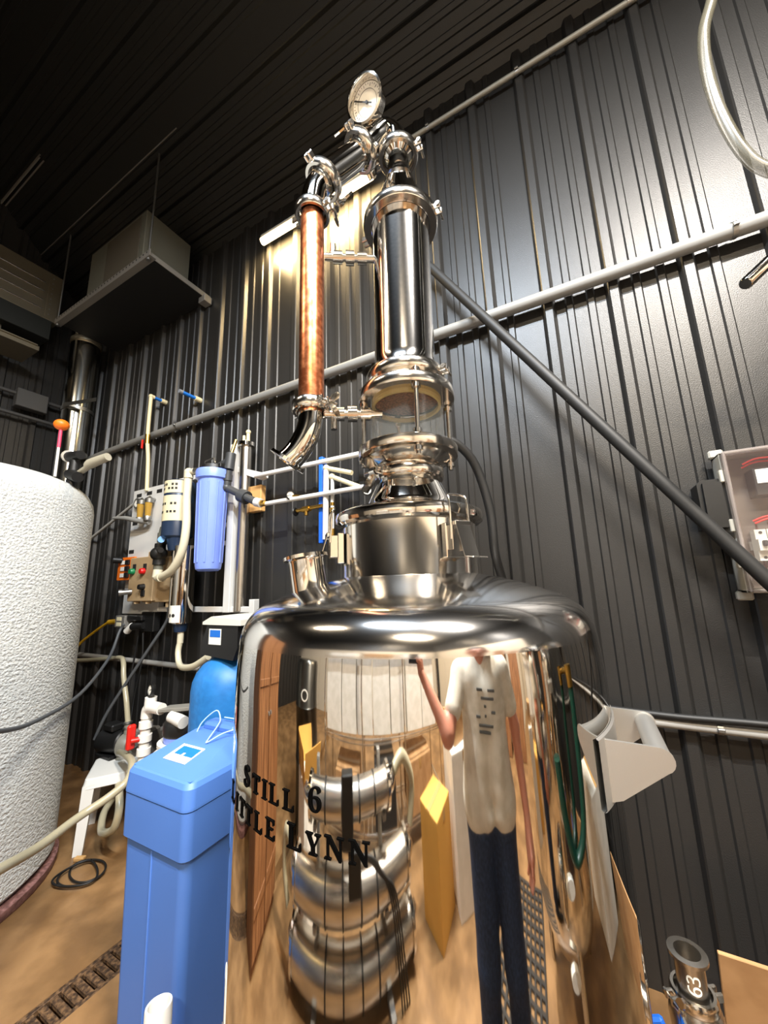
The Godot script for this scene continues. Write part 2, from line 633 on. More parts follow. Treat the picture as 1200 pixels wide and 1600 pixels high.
# sanitary clamp: two-part ring with a hinge and a bolt with its wing nut
func clamp_ring(parent: Node, r: float, xf: Transform3D, theta: float, wing := 1.0, side := 1.0) -> MeshInstance3D:
	var mb := MB.new()
	var h := 0.017
	mb.lathe([Vector2(r * 0.8, -h), Vector2(r - 0.004, -h), Vector2(r, -h * 0.6), Vector2(r, h * 0.6), Vector2(r - 0.004, h), Vector2(r * 0.8, h)], 40, xf)
	# lugs at the bolt and the hinge
	var f := Basis(Vector3.UP, deg_to_rad(theta))
	for s in [0.0, 180.0]:
		var g := f * Basis(Vector3.UP, deg_to_rad(s))
		for e in [-1.0, 1.0]:
			var bb: Basis = xf.basis * g
			mb.box(xf * (g * Vector3(e * 0.011, 0, r + 0.007)), Vector3(0.009, 0.022, 0.024), 0.003, bb)
	var ring := part(parent, "clamp", mb, mats["satin"])
	var bolt := MB.new()
	var bx: Vector3 = xf.basis * f * Vector3(side, 0, 0)
	var bo: Vector3 = xf * (f * Vector3(0, 0, r + 0.011))
	var wk := maxf(wing, 1.0)
	bolt.cyl(bo - bx * 0.022, bo + bx * 0.045 * wk, 0.004, 0.004, 10)
	bolt.cyl(bo - bx * 0.022, bo - bx * 0.016, 0.0075, 0.0075, 6)
	part(ring, "bolt", bolt, mats["brushed"])
	if wing > 0.0:
		var wn := MB.new()
		var wo := bo + bx * 0.018
		wn.cyl(wo, wo + bx * 0.016 * wk, 0.009 * wk, 0.007 * wk, 12)
		# two ears with an eye
		var by: Vector3 = xf.basis * Vector3.UP
		for e in [-1.0, 1.0]:
			var up: Vector3 = by * e
			var bz := bx.cross(up)
			var fr := Transform3D(Basis(bx, up, bz).scaled(Vector3.ONE * wk), wo)
			wn.prism([Vector2(0, 0.006), Vector2(0.018, 0.006), Vector2(0.034, 0.020), Vector2(0.038, 0.036), Vector2(0.028, 0.040), Vector2(0.012, 0.026)], -0.003, 0.003, fr)
		part(ring, "wing_nut", wn, mats["polished"])
	return ring


func build_still() -> void:
	var mirror: Material = mats["mirror"]
	var pol: Material = mats["polished"]
	var br: Material = mats["brushed"]
	var t := thing("pot_still", "tall mirror-polished steel pot still with column, lettered STILL 6 LITTLE LYNN", "still", POT)
	# --- kettle: straight side, rolled shoulder, dished top
	var pr := [Vector2(0.0, 0.30), Vector2(0.30, 0.33), Vector2(0.40, 0.37), Vector2(0.45, 0.42), Vector2(0.465, 0.50), Vector2(0.465, 0.80), Vector2(0.465, 1.10), Vector2(0.465, 1.36)]
	pr += arc(Vector2(0.465 - 1.12, 1.36), 1.12, 0.5, 6.0, 9)
	var k0: Vector2 = pr[pr.size() - 1]
	var kc := k0 - Vector2(cos(deg_to_rad(6.0)), sin(deg_to_rad(6.0))) * 0.098
	var head := [k0]
	head += arc(kc, 0.098, 9.0, 67.0, 18)
	var d0: Vector2 = head[head.size() - 1]
	var dr := d0.x / cos(deg_to_rad(67.0))
	var dc := Vector2(0, d0.y - dr * sin(deg_to_rad(67.0)))
	head += arc(dc, dr, 68.0, 79.0, 9)
	var top_y: float = head[head.size() - 1].y
	var mb := MB.new()
	mb.lathe(pr, 160)
	var shell := part(t, "kettle", mb, mirror)
	var dm := MB.new()
	dm.lathe(head, 160)
	part(shell, "dome", dm, plain("dome_steel", Color(0.86, 0.85, 0.84), 0.12, 1.0))
	# legs under the kettle
	for a in [45.0, 135.0, 225.0, 315.0]:
		var lg := MB.new()
		var q := dir(a) * 0.36
		lg.cyl(q + Vector3(0, 0.03, 0), q + Vector3(0, 0.40, 0), 0.024, 0.024, 16)
		lg.cyl(q, q + Vector3(0, 0.03, 0), 0.045, 0.03, 16)
		part(shell, "leg", lg, br)
	# black vinyl lettering wrapped round the side, letter by letter
	for L in [["S", -45.0, 1.2275, 0.051], ["T", -40.3, 1.2285, 0.043], ["I", -36.6, 1.229, 0.043], ["L", -33.2, 1.2295, 0.043], ["L", -28.6, 1.230, 0.043], ["6", -21.6, 1.2415, 0.051],
			["L", -56.5, 1.166, 0.051], ["I", -51.6, 1.1665, 0.043], ["T", -47.6, 1.1685, 0.043], ["T", -43.4, 1.169, 0.043], ["L", -38.9, 1.171, 0.043], ["E", -34.2, 1.174, 0.043], ["L", -26.8, 1.1775, 0.051], ["Y", -21.9, 1.180, 0.043], ["N", -17.2, 1.181, 0.046], ["N", -12.0, 1.182, 0.046]]:
		var lm := MB.new()
		var th: float = L[1]
		var cap: float = L[3] * 0.71
		var y0: float = L[2]
		lm.letters(L[0], L[3], 0.0012, true, func(p: Vector3) -> Vector3:
			var d := dir(th + rad_to_deg(p.x * 1.0 / 0.466))
			return d * (0.4662 + p.z) + Vector3(0, y0 + p.y * 1.0 + cap * 0.5 - 0.0, 0))
		part(shell, "letter", lm, mats["vinyl_black"])
	# filling ferrule on the dome
	var nb := Basis(Vector3(0.2, 0, 0.98).normalized(), deg_to_rad(9.0))
	var nx := Transform3D(nb, Vector3(-0.199, 1.556, 0.203))
	var noz := MB.new()
	noz.lathe([Vector2(0.053, 0.0), Vector2(0.047, 0.02), Vector2(0.047, 0.108), Vector2(0.049, 0.114), Vector2(0.060, 0.117), Vector2(0.060, 0.126), Vector2(0.044, 0.127), Vector2(0.0435, 0.02)], 36, nx)
	part(shell, "ferrule", noz, pol, "short open steel ferrule on the dome")
	# lifting lug on the right side
	var lug := MB.new()
	lug.lathe([Vector2(0.4655, 1.19), Vector2(0.470, 1.193), Vector2(0.470, 1.307), Vector2(0.4655, 1.31)], 12, Transform3D(), deg_to_rad(68.0), deg_to_rad(102.0))
	var prof := [Vector2(0.0, 0.0), Vector2(0.0, -0.105), Vector2(0.02, -0.098)]
	for i in 9:
		var a := deg_to_rad(lerpf(-68, 84, i / 8.0))
		prof.append(Vector2(0.086, -0.022) + Vector2(cos(a), sin(a)) * 0.021)
	for zz in [-0.056, 0.146]:
		lug.prism(prof, -0.003, 0.003, Transform3D(Basis(), Vector3(0.443, 1.302, zz)))
	var lp := part(shell, "lifting_lug", lug, plain("lug_steel", Color(0.74, 0.73, 0.71), 0.38, 0.85), "brushed steel lifting lug with a round bar")
	var lbar := MB.new()
	lbar.cyl(Vector3(0.529, 1.280, -0.056), Vector3(0.529, 1.280, 0.146), 0.0185, 0.0185, 24)
	part(lp, "bar", lbar, plain("lug_steel", Color(0.74, 0.73, 0.71), 0.38, 0.85))

	# --- manway collar, rim and latches
	var neck := MB.new()
	neck.lathe([Vector2(0.199, top_y - 0.004), Vector2(0.196, top_y + 0.002), Vector2(0.196, 1.770), Vector2(0.17, 1.772)], 72)
	var nk := part(t, "neck", neck, plain("neck_steel", Color(0.86, 0.84, 0.81), 0.13, 1.0))
	var rim := MB.new()
	rim.lathe([Vector2(0.195, 1.768), Vector2(0.208, 1.762), Vector2(0.217, 1.768), Vector2(0.220, 1.780), Vector2(0.217, 1.794), Vector2(0.206, 1.801), Vector2(0.19, 1.803)], 72)
	part(nk, "rim", rim, mats["polished"])
	for th in [33.0, -72.0]:
		var f := facing(th)
		var o := dir(th) * 0.196
		var plate := MB.new()
		plate.box(o + f * Vector3(0, 1.700, 0.010), Vector3(0.062, 0.085, 0.018), 0.002, f)
		for s in [-1.0, 1.0]:
			plate.box(o + f * Vector3(s * 0.026, 1.705, 0.026), Vector3(0.003, 0.06, 0.026), 0.001, f)
		var lt := part(nk, "latch", plate, mats["satin"])
		var bail := MB.new()
		var q := []
		for p in [Vector3(-0.028, 1.700, 0.034), Vector3(-0.028, 1.760, 0.036), Vector3(-0.028, 1.800, 0.034), Vector3(-0.020, 1.812, 0.026), Vector3(0.020, 1.812, 0.026), Vector3(0.028, 1.800, 0.034), Vector3(0.028, 1.760, 0.036), Vector3(0.028, 1.715, 0.040)]:
			q.append(o + f * p)
		bail.tube(q, 0.0032, 8, 3)
		part(nk, "latch_bail", bail, mats["satin"])
		var lever := MB.new()
		lever.box(o + f * Vector3(0.0, 1.697, 0.058), Vector3(0.044, 0.085, 0.003), 0.001, f * Basis(Vector3.RIGHT, -0.30))
		lever.box(o + f * Vector3(0.0, 1.654, 0.084), Vector3(0.044, 0.003, 0.03), 0.001, f * Basis(Vector3.RIGHT, 0.12))
		lever.box(o + f * Vector3(0.0, 1.738, 0.043), Vector3(0.05, 0.012, 0.012), 0.002, f)
		part(nk, "latch_lever", lever, mats["satin"])
		lt.set_meta("label", "toggle latch plate on the neck")

	# --- lid with reducing cone (the upper works lean a hair to the right)
	var lean := Transform3D(Basis(Vector3(0.37, 0, 0.93).normalized(), -0.0125), Vector3(0.004, 0, -0.002))
	lean.origin += Vector3(0, 1.6, 0) - lean.basis * Vector3(0, 1.6, 0)
	var lid := MB.new()
	lid.lathe([Vector2(0.205, 1.798), Vector2(0.19, 1.806), Vector2(0.145, 1.812), Vector2(0.132, 1.822), Vector2(0.125, 1.835), Vector2(0.102, 1.885), Vector2(0.094, 1.897), Vector2(0.092, 1.915)], 60, lean)
	var ld := part(t, "lid", lid, mirror)
	clamp_ring(ld, 0.108, lean * Transform3D(Basis(Vector3.UP, deg_to_rad(24.0)), Vector3(0, 1.921, 0)), -42.0, 1.5, -1.0)
	# --- sight glass between two flanges
	var fl := MB.new()
	fl.lathe([Vector2(0.088, 1.925), Vector2(0.092, 1.945), Vector2(0.118, 1.960), Vector2(0.128, 1.972), Vector2(0.151, 1.974), Vector2(0.153, 1.977), Vector2(0.153, 2.000), Vector2(0.150, 2.003), Vector2(0.10, 2.003)], 60, lean)
	var sg := part(t, "sight_glass", fl, mats["satin"], "clear sight glass between two bolted steel flanges")
	var fu := MB.new()
	fu.lathe([Vector2(0.103, 2.158), Vector2(0.150, 2.158), Vector2(0.152, 2.161), Vector2(0.152, 2.186), Vector2(0.150, 2.189), Vector2(0.118, 2.190), Vector2(0.108, 2.200), Vector2(0.104, 2.225), Vector2(0.118, 2.236)], 60, lean)
	part(sg, "flange", fu, mats["satin"])
	var gl := MB.new()
	gl.lathe([Vector2(0.116, 2.003), Vector2(0.116, 2.158)], 60, lean)
	part(sg, "glass", gl, mats["clear_glass"])
	for y in [2.006, 2.153]:
		var ga := MB.new()
		ga.lathe([Vector2(0.101, y - 0.006), Vector2(0.110, y - 0.006), Vector2(0.110, y + 0.006), Vector2(0.101, y + 0.006), Vector2(0.101, y - 0.006)], 48, lean)
		part(sg, "gasket", ga, plain("gasket_yellow", Color(0.62, 0.53, 0.30), 0.5))
	var pl := MB.new()
	pl.lathe([Vector2(0.0, 2.172), Vector2(0.104, 2.172), Vector2(0.104, 2.176), Vector2(0.0, 2.176)], 40, lean)
	part(sg, "copper_plate", pl, grained("dark_copper", Color(0.30, 0.17, 0.11), Color(0.52, 0.32, 0.22), 0.5, 6.0, 0.03, 0.0, 0.05, 0.2, 72))
	for i in 4:
		var rod := MB.new()
		var q := dir(12.0 + 90.0 * i) * 0.137
		rod.cyl(lean * (q + Vector3(0, 1.945, 0)), lean * (q + Vector3(0, 2.207, 0)), 0.0068, 0.0068, 12)
		for y in [1.955, 2.006, 2.142, 2.190]:
			rod.cyl(lean * (q + Vector3(0, y, 0)), lean * (q + Vector3(0, y + 0.012, 0)), 0.0135, 0.0135, 6)
		part(sg, "bolt", rod, mats["satin"])
	# --- column
	var col := MB.new()
	col.lathe([Vector2(0.118, 2.240), Vector2(0.108, 2.250), Vector2(0.100, 2.262), Vector2(0.098, 2.30), Vector2(0.098, 2.80), Vector2(0.102, 2.825), Vector2(0.12, 2.835)], 64, lean)
	var cp := part(t, "column", col, grained("column_steel", Color(0.80, 0.80, 0.80), Color(0.88, 0.87, 0.86), 0.10, 4.0, 0.03, 0.0, 0.05, 1.0, 71))
	clamp_ring(cp, 0.127, lean * Transform3D(Basis(Vector3.UP, deg_to_rad(24.0)), Vector3(0, 2.238, 0)), 62.0, 0.0)
	clamp_ring(cp, 0.131, lean * Transform3D(Basis(Vector3.UP, deg_to_rad(24.0)), Vector3(0, 2.842, 0)), 68.0, 0.0)
	var cone := MB.new()
	cone.lathe([Vector2(0.118, 2.848), Vector2(0.102, 2.858), Vector2(0.097, 2.875), Vector2(0.046, 3.055), Vector2(0.040, 3.075), Vector2(0.039, 3.135), Vector2(0.055, 3.145)], 56, lean)
	var cn := part(t, "cone_reducer", cone, mirror)
	clamp_ring(cn, 0.074, lean * Transform3D(Basis(Vector3.UP, deg_to_rad(24.0)), Vector3(0, 3.152, 0)), 70.0, 0.0)

	# --- gooseneck to the copper condenser
	var a0: Vector3 = lean * Vector3(0, 3.16, 0)
	var c_ax := Vector3(-0.680, 0, -0.839) - POT
	var run := (Vector3(c_ax.x, 0, c_ax.z) - Vector3(a0.x, 0, a0.z)).normalized()
	var at := func(s: float, y: float) -> Vector3: return Vector3(a0.x, y, a0.z) + run * s
	var goose := MB.new()
	goose.tube([at.call(0.0, 3.14), at.call(0.002, 3.185), at.call(0.016, 3.232), at.call(0.048, 3.250), at.call(0.084, 3.225), at.call(0.115, 3.185), at.call(0.16, 3.13), at.call(0.21, 3.078), at.call(0.262, 3.022), at.call(0.294, 2.965), at.call(0.306, 2.90), at.call(0.306, 2.865)], 0.046, 28, 6)
	var gn := part(t, "gooseneck", goose, mirror)
	var slope := func(s: float, y: float, ds: float, dy: float) -> Transform3D:
		var d := (run * ds + Vector3(0, dy, 0)).normalized()
		return Transform3D(MB.aim(d), at.call(s, y))
	clamp_ring(gn, 0.068, slope.call(0.138, 3.157, 0.05, -0.06), 20.0)
	clamp_ring(gn, 0.068, slope.call(0.272, 3.008, 0.035, -0.06), 195.0)
	# --- condenser
	var cx := Vector3(c_ax.x, 0, c_ax.z)
	var cf := Transform3D(Basis(), cx)
	var cu := MB.new()
	cu.lathe([Vector2(0.038, 2.150), Vector2(0.0395, 2.160), Vector2(0.0395, 2.840), Vector2(0.038, 2.85)], 40, cf)
	var con := part(t, "condenser", cu, mats["copper"], "upright copper condenser pipe")
	clamp_ring(con, 0.060, Transform3D(Basis(Vector3.UP, deg_to_rad(30.0)), cx + Vector3(0, 2.862, 0)), 62.0)
	clamp_ring(con, 0.060, Transform3D(Basis(Vector3.UP, deg_to_rad(30.0)), cx + Vector3(0, 2.138, 0)), 40.0)
	var sp := MB.new()
	var od := Vector3(-0.914, 0, 0.405)
	sp.tube([cx + Vector3(0, 2.130, 0), cx + Vector3(0, 2.085, 0) + od * 0.004, cx + Vector3(0, 2.045, 0) + od * 0.016, cx + Vector3(0, 2.00, 0) + od * 0.042, cx + Vector3(0, 1.97, 0) + od * 0.072], 0.038, 28, 5)
	sp.lathe([Vector2(0.038, -0.008), Vector2(0.058, -0.006), Vector2(0.058, 0.003), Vector2(0.037, 0.005)], 32, Transform3D(MB.aim((od * 0.6 + Vector3(0, -0.8, 0)).normalized()), cx + Vector3(0, 1.97, 0) + od * 0.072))
	part(con, "outlet_bend", sp, mirror)
	# water links between condenser jacket and column
	for q in [[2.690, 1.0], [2.118, -1.0]]:
		var lk := MB.new()
		var y: float = q[0]
		var s0 := at.call(0.270, y) as Vector3
		var s1 := at.call(0.092, y + 0.005) as Vector3
		lk.cyl(s0, s1, 0.013, 0.013, 14)
		for f in [[0.16, 0.34, 0.021], [0.40, 0.56, 0.024], [0.62, 0.80, 0.020]]:
			lk.cyl(s0.lerp(s1, f[0]), s0.lerp(s1, f[1]), f[2], f[2], 6)
		lk.cyl(s0.lerp(s1, 0.16), s0.lerp(s1, 0.16) + Vector3(0, 0.05 * q[1], 0), 0.010, 0.010, 12)
		part(con, "water_link", lk, mats["satin"])
	# --- dial thermometer on the gooseneck
	var fn := Vector3(-0.09, -0.365, 0.91).normalized()
	var dc3 := Vector3(-0.490, 3.305, -0.905) - POT
	var df := Transform3D(MB.aim(fn).scaled(Vector3.ONE * 1.42), dc3)
	var cs := MB.new()
	cs.lathe([Vector2(0.0, -0.024), Vector2(0.040, -0.022), Vector2(0.046, -0.016), Vector2(0.047, 0.004), Vector2(0.051, 0.006), Vector2(0.052, 0.014), Vector2(0.047, 0.016), Vector2(0.044, 0.008), Vector2(0.044, -0.006), Vector2(0.0, -0.006)], 40, df)
	var th := part(t, "thermometer", cs, pol, "round dial thermometer with a white face")
	var face := MB.new()
	face.lathe([Vector2(0.043, -0.0055), Vector2(0.043, -0.003), Vector2(0.0, -0.003)], 40, df)
	part(th, "dial_face", face, mats["paper"])
	var ticks := MB.new()
	for i in 28:
		var a := deg_to_rad(-135.0 + i * 10.0)
		var d := Vector3(sin(a), 0, cos(a))
		var big := i % 3 == 0
		ticks.box(df * (d * (0.036 if big else 0.038) + Vector3(0, -0.0024, 0)), Vector3(0.0009, 0.0006, 0.006 if big else 0.003), 0.0, df.basis * Basis(Vector3.UP, a))
	ticks.lathe([Vector2(0.0285, -0.0026), Vector2(0.0285, -0.0020), Vector2(0.0280, -0.0020), Vector2(0.0280, -0.0026)], 40, df)
	part(th, "scale", ticks, mats["dark_print"])
	var nd := MB.new()
	var na := deg_to_rad(70.0)
	nd.box(df * (Vector3(sin(na), 0, cos(na)) * 0.012 + Vector3(0, 0.0, 0)), Vector3(0.0032, 0.0008, 0.055), 0.0, df.basis * Basis(Vector3.UP, na))
	nd.cyl(df * Vector3(0, -0.002, 0), df * Vector3(0, 0.002, 0), 0.005, 0.005, 14)
	part(th, "needle", nd, mats["dark_print"])
	var stem := MB.new()
	var foot: Vector3 = at.call(0.035, 3.235)
	stem.tube([dc3 - fn * 0.02, dc3 - fn * 0.035 + Vector3(0.004, -0.01, 0), foot], 0.0085, 12, 4)
	stem.cyl(foot.lerp(dc3, 0.22), foot.lerp(dc3, 0.50), 0.014, 0.014, 6)
	part(th, "stem", stem, pol)


# ---------------------------------------------------------------- pipes on the wall
func gauge(parent: Node, c: Vector3, face_dir: Vector3, r: float, rim: Material) -> void:
	var xf := Transform3D(MB.aim(face_dir.normalized()), c)
	var mb := MB.new()
	mb.lathe([Vector2(0, -0.5 * r), Vector2(r * 0.92, -0.5 * r), Vector2(r, -0.4 * r), Vector2(r, 0.12 * r), Vector2(r * 0.76, 0.14 * r), Vector2(r * 0.74, 0.0), Vector2(0, 0.0)], 28, xf)
	var g := part(parent, "gauge", mb, rim)
	var f := MB.new()
	f.lathe([Vector2(r * 0.73, 0.0), Vector2(r * 0.73, 0.03 * r), Vector2(0, 0.03 * r)], 28, xf)
	part(g, "dial_face", f, mats["paper"])
	var nd := MB.new()
	nd.box(xf * Vector3(r * 0.2, 0.06 * r, r * 0.2), Vector3(r * 0.07, r * 0.02, r * 0.8), 0.0, xf.basis * Basis(Vector3.UP, 0.8))
	for i in 9:
		var a := deg_to_rad(-120.0 + 30.0 * i)
		nd.box(xf * Vector3(sin(a) * r * 0.60, 0.045 * r, cos(a) * r * 0.60), Vector3(r * 0.05, r * 0.02, r * 0.16), 0.0, xf.basis * Basis(Vector3.UP, a))
	part(g, "needle", nd, mats["dark_print"])


func strap(parent: Node, c: Vector3, r: float) -> void:
	var mb := MB.new()
	mb.lathe([Vector2(r + 0.0005, -0.009), Vector2(r + 0.003, -0.009), Vector2(r + 0.003, 0.009), Vector2(r + 0.0005, 0.009)], 20, Transform3D(MB.aim(Vector3.RIGHT), c))
	mb.box(c + Vector3(0, 0.0, r + 0.006), Vector3(0.022, 0.014, 0.014), 0.002)
	part(parent, "pipe_strap", mb, mats["zinc"])


func build_wall_pipes() -> void:
	var grey: Material = mats["grey_pipe"]
	var rail := thing("wall_pipe", "thick grey conduit running level across the ribbed wall behind the column", "pipe", Vector3(0, 3.105, -1.986))
	var mb := MB.new()
	mb.tube([Vector3(-4.95, -0.06, 0), Vector3(-4.6, -0.02, 0), Vector3(-3.0, 0, 0), Vector3(0, 0, 0), Vector3(3.35, 0, 0)], 0.033, 20, 4)
	part(rail, "pipe", mb, grey)
	for x in [-3.18, 0.776, -1.6, 2.2]:
		strap(rail, Vector3(x, 0, 0), 0.033)
	var top := thing("wall_pipe", "thin grey conduit high up along the top edge of the wall", "pipe", Vector3(0, 4.745, -2.002))
	mb = MB.new()
	mb.tube([Vector3(-0.95, 0, 0), Vector3(3.35, 0, 0)], 0.016, 12, 0)
	part(top, "pipe", mb, plain("pale_conduit", Color(0.55, 0.54, 0.50), 0.45, 0.3))
	for x in [-0.6, 0.0, 0.6, 1.2]:
		strap(top, Vector3(x, 0, 0), 0.016)
	var low := thing("wall_pipe", "pale conduit low on the wall behind the lifting lug and blue tanks", "pipe", Vector3(0, 1.005, -1.995))
	mb = MB.new()
	mb.tube([Vector3(-4.5, 0, 0), Vector3(3.35, 0, 0)], 0.021, 14, 0)
	part(low, "pipe", mb, plain("low_pipe", Color(0.60, 0.59, 0.57), 0.45))
	for x in [-2.65, 0.40, 1.4]:
		strap(low, Vector3(x, 0, 0), 0.021)
	mb = MB.new()
	mb.tube([Vector3(0.02, 1.038, -1.985), Vector3(0.27, 1.036, -1.975), Vector3(0.55, 1.045, -1.97), Vector3(1.2, 1.05, -1.975), Vector3(2.4, 1.02, -1.98)], 0.014, 10, 5)
	solo("black_cable", "black cable strapped along the pale conduit right of the lifting lug", "cable", mb, mats["black_rubber"])
	# diagonal insulated pipe
	mb = MB.new()
	mb.tube([Vector3(-0.76, 3.78, -1.92), Vector3(-0.602, 3.505, -1.912), Vector3(0.598, 1.54, -1.83), Vector3(0.97, 0.94, -1.82), Vector3(1.06, 0.74, -1.86), Vector3(1.1, 0.5, -1.98)], 0.026, 16, 5)
	solo("diagonal_hose", "dark grey foam-covered hose slanting down across the wall right of the column", "hose", mb, mats["hose_dark"])
	# black hose from behind the sight glass down behind the kettle
	mb = MB.new()
	mb.tube([Vector3(-0.44, 2.06, -1.17), Vector3(-0.37, 2.09, -1.20), Vector3(-0.316, 2.05, -1.25), Vector3(-0.286, 1.975, -1.29), Vector3(-0.264, 1.837, -1.32), Vector3(-0.264, 1.70, -1.335), Vector3(-0.262, 1.60, -1.42), Vector3(-0.25, 1.40, -1.55), Vector3(-0.2, 1.0, -1.62)], 0.016, 12, 6)
	solo("black_hose", "black rubber hose arching from the sight glass down behind the kettle", "hose", mb, mats["black_rubber"])

	# white water manifold left of the column
	var wp: Material = mats["white_paint"]
	var brass: Material = mats["brass"]
	var cream: Material = mats["cream_plastic"]
	var man := thing("water_manifold", "white water pipes on the wall with brass valves, gauges and a blue upright", "pipe", Vector3(0, 0, -1.9))
	mb = MB.new()
	mb.tube([Vector3(-2.06, 2.412, 0.0), Vector3(-1.0, 2.405, 0.0)], 0.017, 12, 0)
	part(man, "pipe", mb, wp)
	mb = MB.new()
	mb.tube([Vector3(-1.93, 2.178, 0.03), Vector3(-1.10, 2.178, 0.03)], 0.016, 12, 0)
	part(man, "pipe", mb, wp)
	mb = MB.new()
	mb.box(Vector3(-1.456, 2.155, -0.02), Vector3(0.032, 0.58, 0.05), 0.004)
	part(man, "blue_upright", mb, mats["tape_blue"])
	mb = MB.new()
	mb.tube([Vector3(-1.412, 1.885, 0.01), Vector3(-1.404, 2.34, 0.01)], 0.019, 12, 0)
	part(man, "pipe", mb, wp)
	mb = MB.new()
	mb.tube([Vector3(-1.366, 1.93, 0.0), Vector3(-1.362, 2.29, 0.0)], 0.012, 12, 0)
	part(man, "pipe", mb, wp)
	for q in [[Vector3(-1.404, 2.355, 0.01), Vector3(-1.20, 2.285, 0.02)], [Vector3(-1.365, 2.292, 0.0), Vector3(-1.125, 2.175, 0.03)]]:
		mb = MB.new()
		mb.tube([q[0], q[1]], 0.015, 12, 0)
		mb.ball(q[0], 0.022, 12)
		part(man, "cream_pipe", mb, cream)
	for q in [[-1.366, 1.92, 0.018, 0.06], [-1.365, 2.07, 0.017, 0.03], [-1.364, 2.11, 0.015, 0.02], [-1.404, 2.35, 0.022, 0.02]]:
		mb = MB.new()
		mb.cyl(Vector3(q[0], q[1] - q[3] / 2, 0.0), Vector3(q[0], q[1] + q[3] / 2, 0.0), q[2], q[2], 8)
		part(man, "brass_fitting", mb, brass)
	mb = MB.new()
	mb.tube([Vector3(-1.64, 2.095, 0.02), Vector3(-1.43, 2.105, 0.02)], 0.013, 12, 0)
	mb.cyl(Vector3(-1.585, 2.097, 0.02), Vector3(-1.53, 2.1, 0.02), 0.021, 0.021, 8)
	mb.cyl(Vector3(-1.56, 2.1, 0.02), Vector3(-1.56, 2.055, 0.02), 0.014, 0.014, 8)
	var bv := part(man, "brass_valve", mb, brass)
	mb = MB.new()
	mb.lathe([Vector2(0.0, -0.006), Vector2(0.026, -0.006), Vector2(0.03, 0.0), Vector2(0.026, 0.006), Vector2(0.0, 0.006)], 16, Transform3D(MB.aim(Vector3.RIGHT), Vector3(-1.652, 2.09, 0.02)))
	part(bv, "handwheel", mb, mats["black_plastic"])
	gauge(man, Vector3(-1.675, 2.205, 0.045), Vector3(0.35, -0.25, 1.0), 0.034, mats["black_plastic"])
	mb = MB.new()
	mb.cyl(Vector3(-1.665, 2.20, 0.03), Vector3(-1.58, 2.18, 0.03), 0.012, 0.012, 8)
	part(man, "brass_fitting", mb, brass)
	gauge(man, Vector3(-1.078, 2.15, 0.045), Vector3(0.35, -0.25, 1.0), 0.034, mats["black_plastic"])

	# cream riser with a ball valve, and the two blue stubs through the wall
	var ris := thing("riser_pipe", "cream plastic riser pipe with red lever valve left of the filter panel", "pipe", Vector3())
	mb = MB.new()
	mb.tube([Vector3(-3.435, 2.50, -1.9), Vector3(-3.46, 2.80, -1.9), Vector3(-3.505, 3.05, -1.9), Vector3(-3.51, 3.455, -1.9)], 0.017, 12, 4)
	part(ris, "pipe", mb, cream)
	mb = MB.new()
	mb.ball(Vector3(-3.51, 3.46, -1.9), 0.022, 12)
	mb.cyl(Vector3(-3.51, 3.46, -1.9), Vector3(-3.51, 3.46, -1.93), 0.02, 0.02, 12)
	part(ris, "elbow", mb, cream)
	mb = MB.new()
	mb.cyl(Vector3(-3.51, 3.46, -1.93), Vector3(-3.51, 3.46, -2.0), 0.015, 0.015, 12)
	part(ris, "blue_pipe", mb, mats["print_blue"])
	mb = MB.new()
	mb.cyl(Vector3(-3.51, 3.46, -1.998), Vector3(-3.51, 3.46, -2.05), 0.023, 0.023, 12)
	part(ris, "collar", mb, cream)
	mb = MB.new()
	mb.cyl(Vector3(-3.497, 2.97, -1.9), Vector3(-3.503, 3.06, -1.9), 0.024, 0.024, 8)
	var bvr := part(ris, "ball_valve", mb, brass)
	mb = MB.new()
	mb.box(Vector3(-3.535, 2.965, -1.875), Vector3(0.012, 0.09, 0.018), 0.003)
	part(bvr, "red_lever", mb, mats["red"])
	var stub := thing("pipe_stub", "short blue capped pipe stub sticking out of the ribbed wall", "pipe", Vector3(-2.955, 3.325, -1.85))
	mb = MB.new()
	mb.cyl(Vector3(0, 0, 0), Vector3(0, 0, -0.13), 0.016, 0.016, 12)
	part(stub, "pipe", mb, mats["print_blue"])
	mb = MB.new()
	mb.cyl(Vector3(0, 0, -0.13), Vector3(0, 0, -0.2), 0.024, 0.024, 12)
	part(stub, "collar", mb, cream)
	mb = MB.new()
	mb.cyl(Vector3(0, 0, 0.02), Vector3(0, 0, -0.01), 0.018, 0.018, 12)
	part(stub, "cap", mb, plain("grey_cap", Color(0.5, 0.52, 0.55), 0.5))


